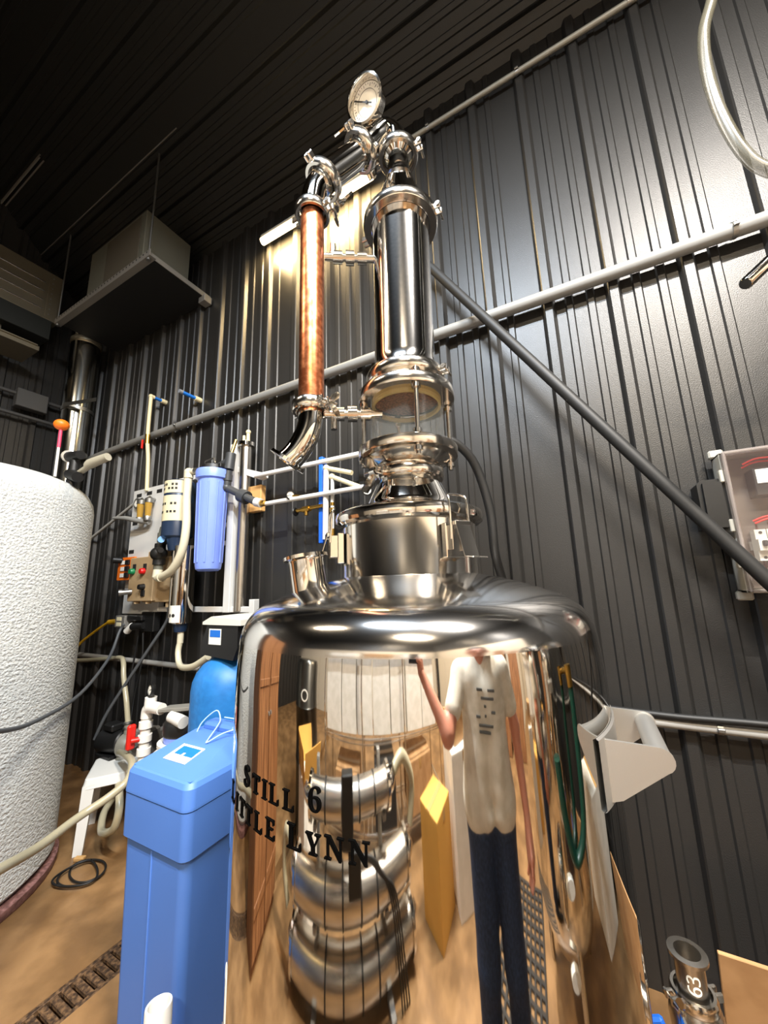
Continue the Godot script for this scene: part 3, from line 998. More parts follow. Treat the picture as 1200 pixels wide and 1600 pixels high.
# ---------------------------------------------------------------- water treatment skid on the wall
func build_water_treatment() -> void:
	var wp: Material = mats["white_paint"]
	var blk: Material = mats["black_plastic"]
	var t := thing("filtration_unit", "reverse osmosis water unit on a white wall frame with pump and blue filter", "water filter", Vector3(0, 0, -1.93))
	var mb := MB.new()
	mb.box(Vector3(-2.74, 2.525, 0), Vector3(0.88, 0.04, 0.04), 0.003)
	mb.box(Vector3(-2.62, 1.45, 0), Vector3(1.14, 0.04, 0.04), 0.003)
	mb.box(Vector3(-3.155, 1.99, 0), Vector3(0.05, 1.11, 0.05), 0.003)
	mb.box(Vector3(-2.295, 2.07, 0.02), Vector3(0.065, 1.28, 0.05), 0.003)
	mb.box(Vector3(-2.41, 2.08, 0.0), Vector3(0.20, 0.035, 0.03), 0.003)
	mb.box(Vector3(-2.41, 1.94, 0.0), Vector3(0.20, 0.035, 0.03), 0.003)
	mb.prism([Vector2(-2.31, 2.54), Vector2(-2.31, 2.50), Vector2(-2.03, 2.385), Vector2(-1.98, 2.395), Vector2(-1.98, 2.425)], -0.02, 0.02)
	mb.box(Vector3(-2.06, 1.47, 0.0), Vector3(0.05, 0.10, 0.05), 0.003)
	part(t, "frame", mb, wp)
	# control panel
	mb = MB.new()
	mb.box(Vector3(-3.405, 1.97, 0.015), Vector3(0.50, 1.12, 0.014), 0.003)
	var pn := part(t, "panel", mb, wp)
	for q in [[-3.56, 2.475], [-3.40, 2.475], [-3.25, 2.475], [-3.585, 2.215], [-3.60, 1.955]]:
		mb = MB.new()
		mb.box(Vector3(q[0], q[1], 0.0235), Vector3(0.075, 0.032, 0.003), 0.0)
		part(pn, "label_plate", mb, mats["dark_print"])
	gauge(pn, Vector3(-3.545, 2.395, 0.045), Vector3(0, 0, 1), 0.048, mats["zinc"])
	for x in [-3.425, -3.305]:
		mb = MB.new()
		mb.lathe([Vector2(0.0, 2.24), Vector2(0.022, 2.24), Vector2(0.03, 2.37), Vector2(0.0, 2.37)], 18, Transform3D(Basis(), Vector3(x, 0, 0.075)))
		var fm := part(pn, "flow_meter", mb, plain("amber", Color(0.66, 0.52, 0.22), 0.2))
		mb = MB.new()
		mb.lathe([Vector2(0.0, 2.365), Vector2(0.036, 2.365), Vector2(0.038, 2.40), Vector2(0.018, 2.415), Vector2(0.0, 2.43)], 18, Transform3D(Basis(), Vector3(x, 0, 0.07)))
		mb.cyl(Vector3(x, 2.40, 0.02), Vector3(x, 2.40, 0.07), 0.014, 0.014, 10)
		part(fm, "cap", mb, mats["zinc"])
		mb = MB.new()
		mb.lathe([Vector2(0.0, 2.20), Vector2(0.03, 2.205), Vector2(0.034, 2.23), Vector2(0.028, 2.245), Vector2(0.0, 2.245)], 18, Transform3D(Basis(), Vector3(x, 0, 0.075)))
		part(fm, "valve_knob", mb, mats["zinc"])
	mb = MB.new()
	mb.tube([Vector3(-3.30, 2.19, 0.06), Vector3(-3.42, 2.215, 0.10), Vector3(-3.55, 2.245, 0.13), Vector3(-3.70, 2.26, 0.15)], [0.02, 0.022, 0.02, 0.012], 12, 4)
	part(pn, "sample_spout", mb, mats["grey_pipe"])
	mb = MB.new()
	mb.cyl(Vector3(-3.60, 1.875, 0.02), Vector3(-3.62, 1.875, 0.09), 0.014, 0.014, 10)
	mb.cyl(Vector3(-3.62, 1.875, 0.08), Vector3(-3.66, 1.88, 0.13), 0.026, 0.03, 14)
	part(pn, "valve_knob", mb, blk)
	# beige control box with buttons
	var beige := plain("beige", Color(0.66, 0.56, 0.42), 0.5)
	mb = MB.new()
	mb.box(Vector3(-3.225, 1.70, 0.095), Vector3(0.345, 0.36, 0.07), 0.005)
	mb.box(Vector3(-3.03, 1.69, 0.055), Vector3(0.42, 0.36, 0.085), 0.005)
	mb.box(Vector3(-3.15, 1.905, 0.035), Vector3(0.26, 0.055, 0.04), 0.005)
	var cb := part(t, "control_box", mb, beige)
	for q in [[-3.335, 1.765, "green_button", Color(0.05, 0.45, 0.27)], [-3.185, 1.762, "red_button", Color(0.78, 0.08, 0.08)]]:
		mb = MB.new()
		mb.cyl(Vector3(q[0], q[1], 0.13), Vector3(q[0], q[1], 0.165), 0.026, 0.022, 18, 0.003)
		part(cb, q[2], mb, plain(q[2], q[3], 0.35))
		mb = MB.new()
		mb.box(Vector3(q[0] + 0.008, q[1] + 0.036, 0.132), Vector3(0.045, 0.05, 0.003), 0.0)
		part(cb, "label_plate", mb, mats["dark_print"])
	mb = MB.new()
	mb.cyl(Vector3(-3.175, 1.635, 0.13), Vector3(-3.175, 1.635, 0.17), 0.026, 0.02, 16)
	mb.box(Vector3(-3.17, 1.585, 0.135), Vector3(0.045, 0.05, 0.012), 0.003)
	part(cb, "switch", mb, blk)
	mb = MB.new()
	mb.cyl(Vector3(-3.335, 1.60, 0.13), Vector3(-3.365, 1.595, 0.19), 0.022, 0.022, 14)
	mb.cyl(Vector3(-3.365, 1.595, 0.19), Vector3(-3.375, 1.594, 0.21), 0.028, 0.028, 14)
	part(cb, "lever", mb, mats["zinc"])
	mb = MB.new()
	mb.cyl(Vector3(-3.30, 1.53, 0.10), Vector3(-3.30, 1.50, 0.10), 0.022, 0.022, 12)
	mb.cyl(Vector3(-3.14, 1.53, 0.10), Vector3(-3.14, 1.50, 0.10), 0.022, 0.022, 12)
	mb.cyl(Vector3(-2.93, 1.52, 0.06), Vector3(-2.93, 1.47, 0.06), 0.025, 0.025, 12)
	part(cb, "cable_gland", mb, beige)
	# orange breaker block
	mb = MB.new()
	mb.box(Vector3(-3.56, 1.80, 0.07), Vector3(0.25, 0.20, 0.02), 0.003)
	var ob := part(t, "breaker_block", mb, mats["orange"], "orange plate with three black breakers")
	for i in 3:
		mb = MB.new()
		mb.box(Vector3(-3.525, 1.855 - 0.056 * i, 0.086), Vector3(0.060, 0.042, 0.016), 0.002)
		part(ob, "breaker", mb, blk)
		mb = MB.new()
		mb.box(Vector3(-3.598, 1.855 - 0.056 * i, 0.083), Vector3(0.06, 0.034, 0.008), 0.001)
		part(ob, "label_plate", mb, mats["paper"])
	# pump motor and stainless pump body
	var navy := plain("motor_navy", Color(0.10, 0.17, 0.27), 0.35)
	var mc := Vector3(-2.785, 0, 0.13)
	mb = MB.new()
	mb.lathe([Vector2(0.0, 1.99), Vector2(0.09, 1.99), Vector2(0.112, 2.01), Vector2(0.112, 2.44), Vector2(0.10, 2.455), Vector2(0.0, 2.46)], 32, Transform3D(Basis(), mc))
	mb.cyl(mc + Vector3(0.02, 1.90, 0), mc + Vector3(0.02, 1.995, 0), 0.065, 0.085, 20)
	var mo := part(t, "pump_motor", mb, navy)
	for q in [[2.345, 2.445], [2.125, 2.325]]:
		mb = MB.new()
		mb.lathe([Vector2(0.1125, q[0]), Vector2(0.114, q[0]), Vector2(0.114, q[1]), Vector2(0.1125, q[1])], 24, Transform3D(Basis(), mc), deg_to_rad(-60), deg_to_rad(75))
		var ml := part(mo, "motor_label", mb, mats["cream_plastic"])
		mb = MB.new()
		for k in 7:
			var a := deg_to_rad(-42.0 + 14.0 * k)
			for row in 2:
				var yy: float = lerpf(q[0], q[1], 0.35 + 0.32 * row)
				if (k * 3 + row) % 4 != 1:
					mb.box(mc + Vector3(sin(a) * 0.1145, yy, cos(a) * 0.1145), Vector3(0.017, 0.018, 0.0015), 0.0, Basis(Vector3.UP, a))
		part(ml, "print", mb, mats["dark_print"])
	var pc := Vector3(-2.665, 0, 0.13)
	mb = MB.new()
	mb.lathe([Vector2(0.0, 1.36), Vector2(0.07, 1.36), Vector2(0.075, 1.37), Vector2(0.075, 1.93), Vector2(0.05, 1.94), Vector2(0.0, 1.94)], 32, Transform3D(Basis(), pc))
	mb.tube([pc + Vector3(-0.098, 1.40, 0.02), pc + Vector3(-0.098, 1.90, 0.02)], 0.018, 12, 0)
	var pb := part(t, "pump_body", mb, mats["polished"])
	mb = MB.new()
	mb.lathe([Vector2(0.0755, 1.37), Vector2(0.077, 1.37), Vector2(0.077, 1.49), Vector2(0.0755, 1.49)], 20, Transform3D(Basis(), pc), deg_to_rad(-60), deg_to_rad(50))
	part(pb, "label_sheet", mb, mats["paper"])
	mb = MB.new()
	for k in 2:
		var a := deg_to_rad(-12.0 + 26.0 * k)
		mb.cyl(pc + Vector3(sin(a) * 0.076, 1.42, cos(a) * 0.076), pc + Vector3(sin(a) * 0.078, 1.42, cos(a) * 0.078), 0.013, 0.013, 14)
	part(pb, "print", mb, mats["dark_print"])
	mb = MB.new()
	mb.cyl(pc + Vector3(0, 1.30, 0), pc + Vector3(0, 1.36, 0), 0.04, 0.055, 16)
	part(pb, "foot", mb, navy)
	# valve between pump and panel
	mb = MB.new()
	mb.cyl(Vector3(-2.93, 1.80, 0.17), Vector3(-2.93, 1.75, 0.17), 0.035, 0.035, 8)
	part(t, "union_nut", mb, plain("grey_green", Color(0.36, 0.36, 0.32), 0.5))
	mb = MB.new()
	mb.cyl(Vector3(-2.925, 2.05, 0.16), Vector3(-2.925, 1.96, 0.16), 0.036, 0.036, 8)
	mb.cyl(Vector3(-2.925, 2.10, 0.16), Vector3(-2.925, 2.05, 0.16), 0.022, 0.028, 12)
	part(t, "union_nut", mb, plain("grey_green", Color(0.36, 0.36, 0.32), 0.5))
	mb = MB.new()
	mb.ball(Vector3(-2.92, 1.885, 0.18), 0.062, 18, 0.9)
	mb.cyl(Vector3(-2.925, 1.80, 0.17), Vector3(-2.925, 1.965, 0.17), 0.045, 0.04, 16)
	mb.cyl(Vector3(-2.90, 1.92, 0.19), Vector3(-2.80, 1.90, 0.24), 0.026, 0.02, 12)
	part(t, "solenoid_valve", mb, blk)
	mb = MB.new()
	mb.cyl(Vector3(-2.86, 1.985, 0.21), Vector3(-2.82, 1.985, 0.23), 0.024, 0.024, 14)
	part(t, "blue_cap", mb, plain("pale_blue", Color(0.45, 0.65, 0.9), 0.4))
	# big blue filter housing
	var fc := Vector3(-2.328, 0, 0.18)
	mb = MB.new()
	mb.lathe([Vector2(0.0, 1.725), Vector2(0.066, 1.725), Vector2(0.082, 1.738), Vector2(0.087, 1.77), Vector2(0.102, 2.38), Vector2(0.118, 2.39), Vector2(0.120, 2.44), Vector2(0.116, 2.455), Vector2(0.06, 2.458), Vector2(0.0, 2.458)], 40, Transform3D(Basis(), fc))
	for k in 10:
		var a := TAU * k / 10.0
		mb.box(fc + Vector3(sin(a) * 0.0955, 2.07, cos(a) * 0.0955), Vector3(0.012, 0.58, 0.008), 0.003, Basis(Vector3.UP, a) * Basis(Vector3.RIGHT, 0.0246))
	var fh := part(t, "filter_housing", mb, plain("filter_blue", Color(0.48, 0.58, 0.92), 0.35))
	mb = MB.new()
	mb.lathe([Vector2(0.095, 2.455), Vector2(0.09, 2.49), Vector2(0.06, 2.50), Vector2(0.0, 2.50)], 24, Transform3D(Basis(), fc))
	mb.box(fc + Vector3(0, 2.48, 0), Vector3(0.22, 0.03, 0.06), 0.004)
	part(fh, "filter_head", mb, blk)
	mb = MB.new()
	mb.tube([fc + Vector3(-0.06, 2.505, 0.03), fc + Vector3(-0.06, 2.535, 0.03), fc + Vector3(0.03, 2.545, 0.03), fc + Vector3(0.05, 2.505, 0.03)], 0.006, 8, 0)
	part(fh, "bail", mb, mats["zinc"])
	# cream hose from filter head to valve
	mb = MB.new()
	mb.tube([Vector3(-2.585, 2.475, 0.2), Vector3(-2.592, 2.43, 0.2), Vector3(-2.575, 2.25, 0.21), Vector3(-2.545, 2.05, 0.22), Vector3(-2.575, 1.88, 0.22), Vector3(-2.69, 1.75, 0.21), Vector3(-2.86, 1.70, 0.19), Vector3(-2.92, 1.705, 0.18)], 0.029, 14, 6)
	part(t, "hose", mb, mats["hose_cream"])
	mb = MB.new()
	mb.cyl(Vector3(-2.585, 2.49, 0.2), Vector3(-2.52, 2.49, 0.19), 0.024, 0.024, 12)
	mb.ball(Vector3(-2.588, 2.488, 0.2), 0.034, 14)
	mb.cyl(Vector3(-2.588, 2.44, 0.2), Vector3(-2.588, 2.48, 0.2), 0.033, 0.033, 12)
	mb.cyl(Vector3(-2.92, 1.70, 0.18), Vector3(-2.92, 1.76, 0.175), 0.034, 0.034, 12)
	mb.cyl(Vector3(-2.84, 1.70, 0.19), Vector3(-2.875, 1.70, 0.185), 0.036, 0.036, 10)
	part(t, "elbow", mb, mats["hose_cream"])
	mb = MB.new()
	mb.cyl(Vector3(-2.53, 2.49, 0.19), Vector3(-2.45, 2.485, 0.18), 0.026, 0.026, 12)
	part(t, "nipple", mb, mats["zinc"])
	# dark grey union pipe to the right of the filter
	var dk := plain("dark_grey_pvc", Color(0.22, 0.23, 0.24), 0.45)
	mb = MB.new()
	mb.tube([Vector3(-2.215, 2.46, 0.14), Vector3(-2.21, 2.585, 0.13)], 0.036, 14, 0)
	mb.tube([Vector3(-2.218, 2.45, 0.14), Vector3(-2.228, 2.335, 0.14)], 0.029, 14, 0)
	mb.cyl(Vector3(-2.22, 2.42, 0.14), Vector3(-2.223, 2.375, 0.14), 0.034, 0.034, 14)
	mb.ball(Vector3(-2.230, 2.325, 0.14), 0.034, 14)
	mb.tube([Vector3(-2.230, 2.325, 0.14), Vector3(-1.97, 2.188, 0.08)], 0.027, 14, 0)
	mb.cyl(Vector3(-2.13, 2.264, 0.095), Vector3(-2.07, 2.235, 0.09), 0.05, 0.05, 14)
	mb.cyl(Vector3(-2.35, 2.49, 0.15), Vector3(-2.215, 2.53, 0.14), 0.026, 0.026, 12)
	part(t, "union_pipe", mb, dk)
	mb = MB.new()
	mb.cyl(Vector3(-1.99, 2.197, 0.082), Vector3(-1.94, 2.182, 0.078), 0.032, 0.032, 12)
	part(t, "coupling", mb, wp)
	mb = MB.new()
	mb.cyl(Vector3(-2.21, 2.58, 0.13), Vector3(-2.20, 2.70, 0.10), 0.012, 0.012, 10)
	mb.cyl(Vector3(-1.945, 2.184, 0.078), Vector3(-1.91, 2.178, 0.075), 0.022, 0.022, 8)
	part(t, "brass_fitting", mb, mats["brass"])
	# tall stainless membrane vessel behind the post
	var vc := Vector3(-2.205, 0, -0.005)
	mb = MB.new()
	mb.lathe([Vector2(0.0, 1.44), Vector2(0.045, 1.44), Vector2(0.045, 2.69), Vector2(0.0, 2.69)], 24, Transform3D(Basis(), vc))
	var mv := part(t, "membrane_vessel", mb, mats["brushed"])
	mb = MB.new()
	mb.lathe([Vector2(0.04, 2.675), Vector2(0.066, 2.68), Vector2(0.066, 2.71), Vector2(0.0, 2.715)], 24, Transform3D(Basis(), vc))
	mb.cyl(vc + Vector3(-0.08, 2.69, 0.02), vc + Vector3(-0.06, 2.69, 0.03), 0.02, 0.02, 8)
	part(mv, "clamp", mb, mats["polished"])
	mb = MB.new()
	mb.tube([vc + Vector3(-0.03, 2.71, 0), vc + Vector3(-0.03, 2.78, 0)], 0.012, 10, 0)
	mb.tube([vc + Vector3(0.015, 2.71, 0), vc + Vector3(0.015, 2.80, 0)], 0.014, 10, 0)
	mb.ball(vc + Vector3(0.015, 2.80, 0), 0.02, 10)
	part(mv, "nipple", mb, mats["cream_plastic"])
	mb = MB.new()
	mb.box(Vector3(-2.12, 2.26, -0.05), Vector3(0.13, 0.20, 0.05), 0.004)
	part(t, "wood_block", mb, plain("pale_wood", Color(0.80, 0.62, 0.38), 0.6))
	# braided hose under the pump
	mb = MB.new()
	mb.cyl(pc + Vector3(0.01, 1.22, 0), pc + Vector3(0.01, 1.30, 0), 0.022, 0.022, 10)
	mb.tube([pc + Vector3(0.01, 1.23, 0), pc + Vector3(0.01, 1.16, 0.01), pc + Vector3(0.06, 1.09, 0.03), pc + Vector3(0.18, 1.08, 0.08), pc + Vector3(0.40, 1.12, 0.16), pc + Vector3(0.56, 1.19, 0.18)], 0.02, 12, 6)
	part(t, "drain_hose", mb, mats["hose_cream"])

	# --- softener pressure tank with valve head
	var s := thing("softener_tank", "bright blue fibreglass pressure tank with black valve head behind the salt tank", "tank", Vector3(-1.885, 0, -1.60))
	mb = MB.new()
	mb.lathe([Vector2(0.0, 0.0), Vector2(0.18, 0.0), Vector2(0.2, 0.04), Vector2(0.2, 1.04), Vector2(0.194, 1.09), Vector2(0.176, 1.135), Vector2(0.145, 1.175), Vector2(0.105, 1.205), Vector2(0.06, 1.222), Vector2(0.0, 1.225)], 48)
	part(s, "vessel", mb, mats["fibreglass_blue"])
	mb = MB.new()
	mb.prism([Vector2(-0.11, 1.235), Vector2(0.16, 1.215), Vector2(0.19, 1.28), Vector2(0.19, 1.40), Vector2(-0.06, 1.40), Vector2(-0.11, 1.28)], -0.12, 0.12)
	mb.cyl(Vector3(0, 1.20, 0), Vector3(0, 1.25, 0), 0.06, 0.06, 20)
	var vh := part(s, "valve_head", mb, blk)
	mb = MB.new()
	mb.prism([Vector2(-0.09, 1.40), Vector2(0.22, 1.40), Vector2(0.22, 1.43), Vector2(-0.02, 1.445), Vector2(-0.09, 1.415)], -0.13, 0.13)
	part(vh, "cover", mb, plain("cover_white", Color(0.86, 0.85, 0.80), 0.5))
	mb = MB.new()
	mb.box(Vector3(0.01, 1.335, 0.1215), Vector3(0.10, 0.085, 0.002), 0.0)
	part(vh, "sticker", mb, mats["paper"])
	mb = MB.new()
	mb.box(Vector3(0.012, 1.352, 0.123), Vector3(0.085, 0.038, 0.0015), 0.0)
	part(vh, "sticker_print", mb, mats["print_blue"])

	# --- salt (brine) tank
	var b := thing("brine_tank", "square blue plastic salt tank with pitched lid left of the kettle", "tank", Vector3(-1.443, 0, -1.105))
	mb = MB.new()
	loft(mb, [[0.155, 0.155, 0.0, 0.03], [0.163, 0.163, 0.02, 0.035], [0.178, 0.178, 0.735, 0.035]])
	var bl: Material = mats["blue_plastic"]
	part(b, "body", mb, bl)
	mb = MB.new()
	mb.box(Vector3(0.0, 0.40, 0.171), Vector3(0.008, 0.62, 0.008), 0.002, Basis(Vector3.RIGHT, 0.02))
	part(b, "mould_seam", mb, bl)
	mb = MB.new()
	loft(mb, [[0.182, 0.182, 0.715, 0.03], [0.187, 0.187, 0.72, 0.032], [0.189, 0.189, 0.862, 0.032]])
	part(b, "skirt", mb, bl)
	mb = MB.new()
	loft(mb, [[0.191, 0.191, 0.866, 0.034], [0.191, 0.191, 0.872, 0.034], [0.186, 0.186, 0.93, 0.034], [0.178, 0.178, 0.945, 0.034], [0.170, 0.170, 0.949, 0.03]])
	# pitched top: slopes up to the grip at the back
	var lo := 0.949
	var q0 := [Vector3(-0.168, lo, 0.168), Vector3(0.168, lo, 0.168), Vector3(0.168, lo, -0.168), Vector3(-0.168, lo, -0.168)]
	var q1 := [Vector3(-0.13, 1.003, -0.06), Vector3(0.10, 1.003, -0.06), Vector3(0.10, 1.003, -0.15), Vector3(-0.13, 1.003, -0.15)]
	for k in 4:
		mb.face(q0[k], q0[(k + 1) % 4], q1[(k + 1) % 4], q1[k], Vector3(0, 0.8, -0.05))
	mb.face(q1[0], q1[1], q1[2], q1[3], Vector3(0, 0.8, -0.05))
	mb.box(Vector3(-0.015, 1.012, -0.115), Vector3(0.19, 0.035, 0.07), 0.012)
	var ll := part(b, "lid", mb, bl)
	var lift := Basis(Vector3.RIGHT, 0.231)
	mb = MB.new()
	mb.box(Vector3(-0.01, 0.974, 0.07), Vector3(0.13, 0.0015, 0.088), 0.0, lift)
	part(ll, "sticker", mb, mats["paper"])
	mb = MB.new()
	mb.box(Vector3(-0.005, 0.9795, 0.053), Vector3(0.105, 0.0012, 0.03), 0.0, lift)
	mb.box(Vector3(-0.035, 0.976, 0.072), Vector3(0.04, 0.0012, 0.02), 0.0, lift)
	mb.box(Vector3(0.025, 0.975, 0.076), Vector3(0.05, 0.0012, 0.014), 0.0, lift)
	part(ll, "sticker_print", mb, mats["print_blue"])
	mb = MB.new()
	var wpts := [Vector3(-0.10, 0.985, -0.04), Vector3(-0.10, 1.03, -0.07), Vector3(-0.05, 1.075, -0.10), Vector3(-0.01, 1.05, -0.09), Vector3(0.0, 1.03, -0.07), Vector3(0.02, 1.0, -0.01), Vector3(0.03, 0.995, 0.0), Vector3(0.07, 1.02, -0.04), Vector3(0.12, 1.035, -0.09), Vector3(0.08, 1.045, -0.12), Vector3(-0.02, 1.045, -0.12)]
	mb.tube(wpts, 0.0028, 6, 5)
	solo("loose_wire", "thin pale blue wire lying over the grip of the salt tank lid", "wire", mb, plain("pale_wire", Color(0.66, 0.80, 0.95), 0.5), Vector3(-1.443, 0, -1.105))

	# --- pvc pipework and small filter behind the salt tank
	var pv := thing("pvc_pipework", "white PVC pipework with gauge and red valve handle behind the salt tank", "pipe", Vector3(0, 0, -1.6))
	var wh: Material = mats["white_plastic"]
	mb = MB.new()
	mb.tube([Vector3(-2.655, 0.0, 0), Vector3(-2.655, 0.80, 0)], 0.030, 16, 0)
	mb.tube([Vector3(-2.655, 0.78, 0), Vector3(-2.648, 0.83, 0), Vector3(-2.60, 0.85, 0), Vector3(-2.50, 0.85, 0)], 0.035, 16, 4)
	mb.cyl(Vector3(-2.625, 0.85, 0), Vector3(-2.622, 0.91, 0), 0.036, 0.036, 16)
	for y in [0.58, 0.66, 0.74]:
		mb.cyl(Vector3(-2.655, y - 0.02, 0), Vector3(-2.655, y + 0.02, 0), 0.041, 0.041, 16)
	part(pv, "pipe", mb, wh)
	mb = MB.new()
	mb.cyl(Vector3(-2.655, 0.66, 0.03), Vector3(-2.68, 0.66, 0.07), 0.016, 0.016, 10)
	mb.box(Vector3(-2.705, 0.675, 0.06), Vector3(0.035, 0.15, 0.05), 0.01)
	part(pv, "valve_handle", mb, mats["red"])
	gauge(pv, Vector3(-2.622, 0.955, 0.01), Vector3(-0.2, 0.1, 1.0), 0.042, blk)
	mb = MB.new()
	mb.box(Vector3(-2.37, 0.865, -0.03), Vector3(0.34, 0.02, 0.11), 0.003, Basis(Vector3.BACK, 0.16))
	mb.box(Vector3(-2.27, 0.97, -0.10), Vector3(0.09, 0.20, 0.01), 0.003)
	part(pv, "steel_plate", mb, plain("plate_grey", Color(0.55, 0.54, 0.51), 0.5))
	mb = MB.new()
	mb.cyl(Vector3(-2.36, 0.83, 0.02), Vector3(-2.23, 0.815, 0.03), 0.035, 0.035, 16)
	part(pv, "pipe", mb, wh)
	var sf := thing("sediment_filter", "small filter with black cap and blue bowl tucked behind the salt tank", "filter", Vector3(-2.34, 0.02, -1.66))
	mb = MB.new()
	mb.lathe([Vector2(0.12, 0.70), Vector2(0.125, 0.71), Vector2(0.125, 0.765), Vector2(0.11, 0.785), Vector2(0.04, 0.80), Vector2(0.0, 0.80)], 28)
	part(sf, "cap", mb, blk)
	mb = MB.new()
	mb.lathe([Vector2(0.0, 0.22), Vector2(0.09, 0.22), Vector2(0.112, 0.26), Vector2(0.118, 0.70), Vector2(0.0, 0.70)], 28)
	part(sf, "bowl", mb, plain("filter_blue", Color(0.48, 0.58, 0.92), 0.35))
	mb = MB.new()
	mb.lathe([Vector2(0.12, 0.640), Vector2(0.15, 0.643), Vector2(0.15, 0.662), Vector2(0.12, 0.665)], 28)
	mb.box(Vector3(-0.09, 0.60, 0.13), Vector3(0.20, 0.025, 0.03), 0.006, Basis(Vector3.BACK, 0.6))
	mb.cyl(Vector3(0, 0, 0), Vector3(0, 0.22, 0), 0.05, 0.05, 14)
	part(sf, "bracket", mb, wh)


# rounded-square loft: rings of [half x, half z, height, corner radius]
func loft(mb: MB, rings: Array) -> void:
	var rows := []
	for q in rings:
		var row := []
		for c in 4:
			var ca := PI / 2 * c
			var cx: float = (q[0] - q[3]) * (1.0 if c == 0 or c == 3 else -1.0)
			var cz: float = (q[1] - q[3]) * (1.0 if c < 2 else -1.0)
			for k in 5:
				var a := ca + PI / 2 * k / 4.0
				row.append(Vector3(cx + cos(a) * q[3], q[2], cz + sin(a) * q[3]))
		rows.append(row)
	var m: int = rows[0].size()
	for i in rows.size() - 1:
		for k in m:
			var l := (k + 1) % m
			var n0 := loft_n(rows[i], k, rows[i], rows[i + 1])
			var n1 := loft_n(rows[i], l, rows[i], rows[i + 1])
			mb.tri(rows[i][k], rows[i][l], rows[i + 1][l], n0, n1, n1)
			mb.tri(rows[i][k], rows[i + 1][l], rows[i + 1][k], n0, n1, n0)
	for e in [[0, Vector3.DOWN], [rows.size() - 1, Vector3.UP]]:
		var row: Array = rows[e[0]]
		var c := Vector3(0, row[0].y, 0)
		for k in m:
			mb.tri(c, row[k], row[(k + 1) % m], e[1], e[1], e[1])


func loft_n(row: Array, k: int, r0: Array, r1: Array) -> Vector3:
	var m := row.size()
	var c := k % 5
	var ang := PI / 2 * (k / 5) + PI / 2 * c / 4.0
	var out := Vector3(cos(ang), 0, sin(ang))
	var rise: Vector3 = r1[k] - r0[k]
	var s := rise.dot(out)
	return (out - Vector3.UP * (s / maxf(absf(rise.y), 1e-4))).normalized() if absf(rise.y) > 1e-5 else Vector3.UP


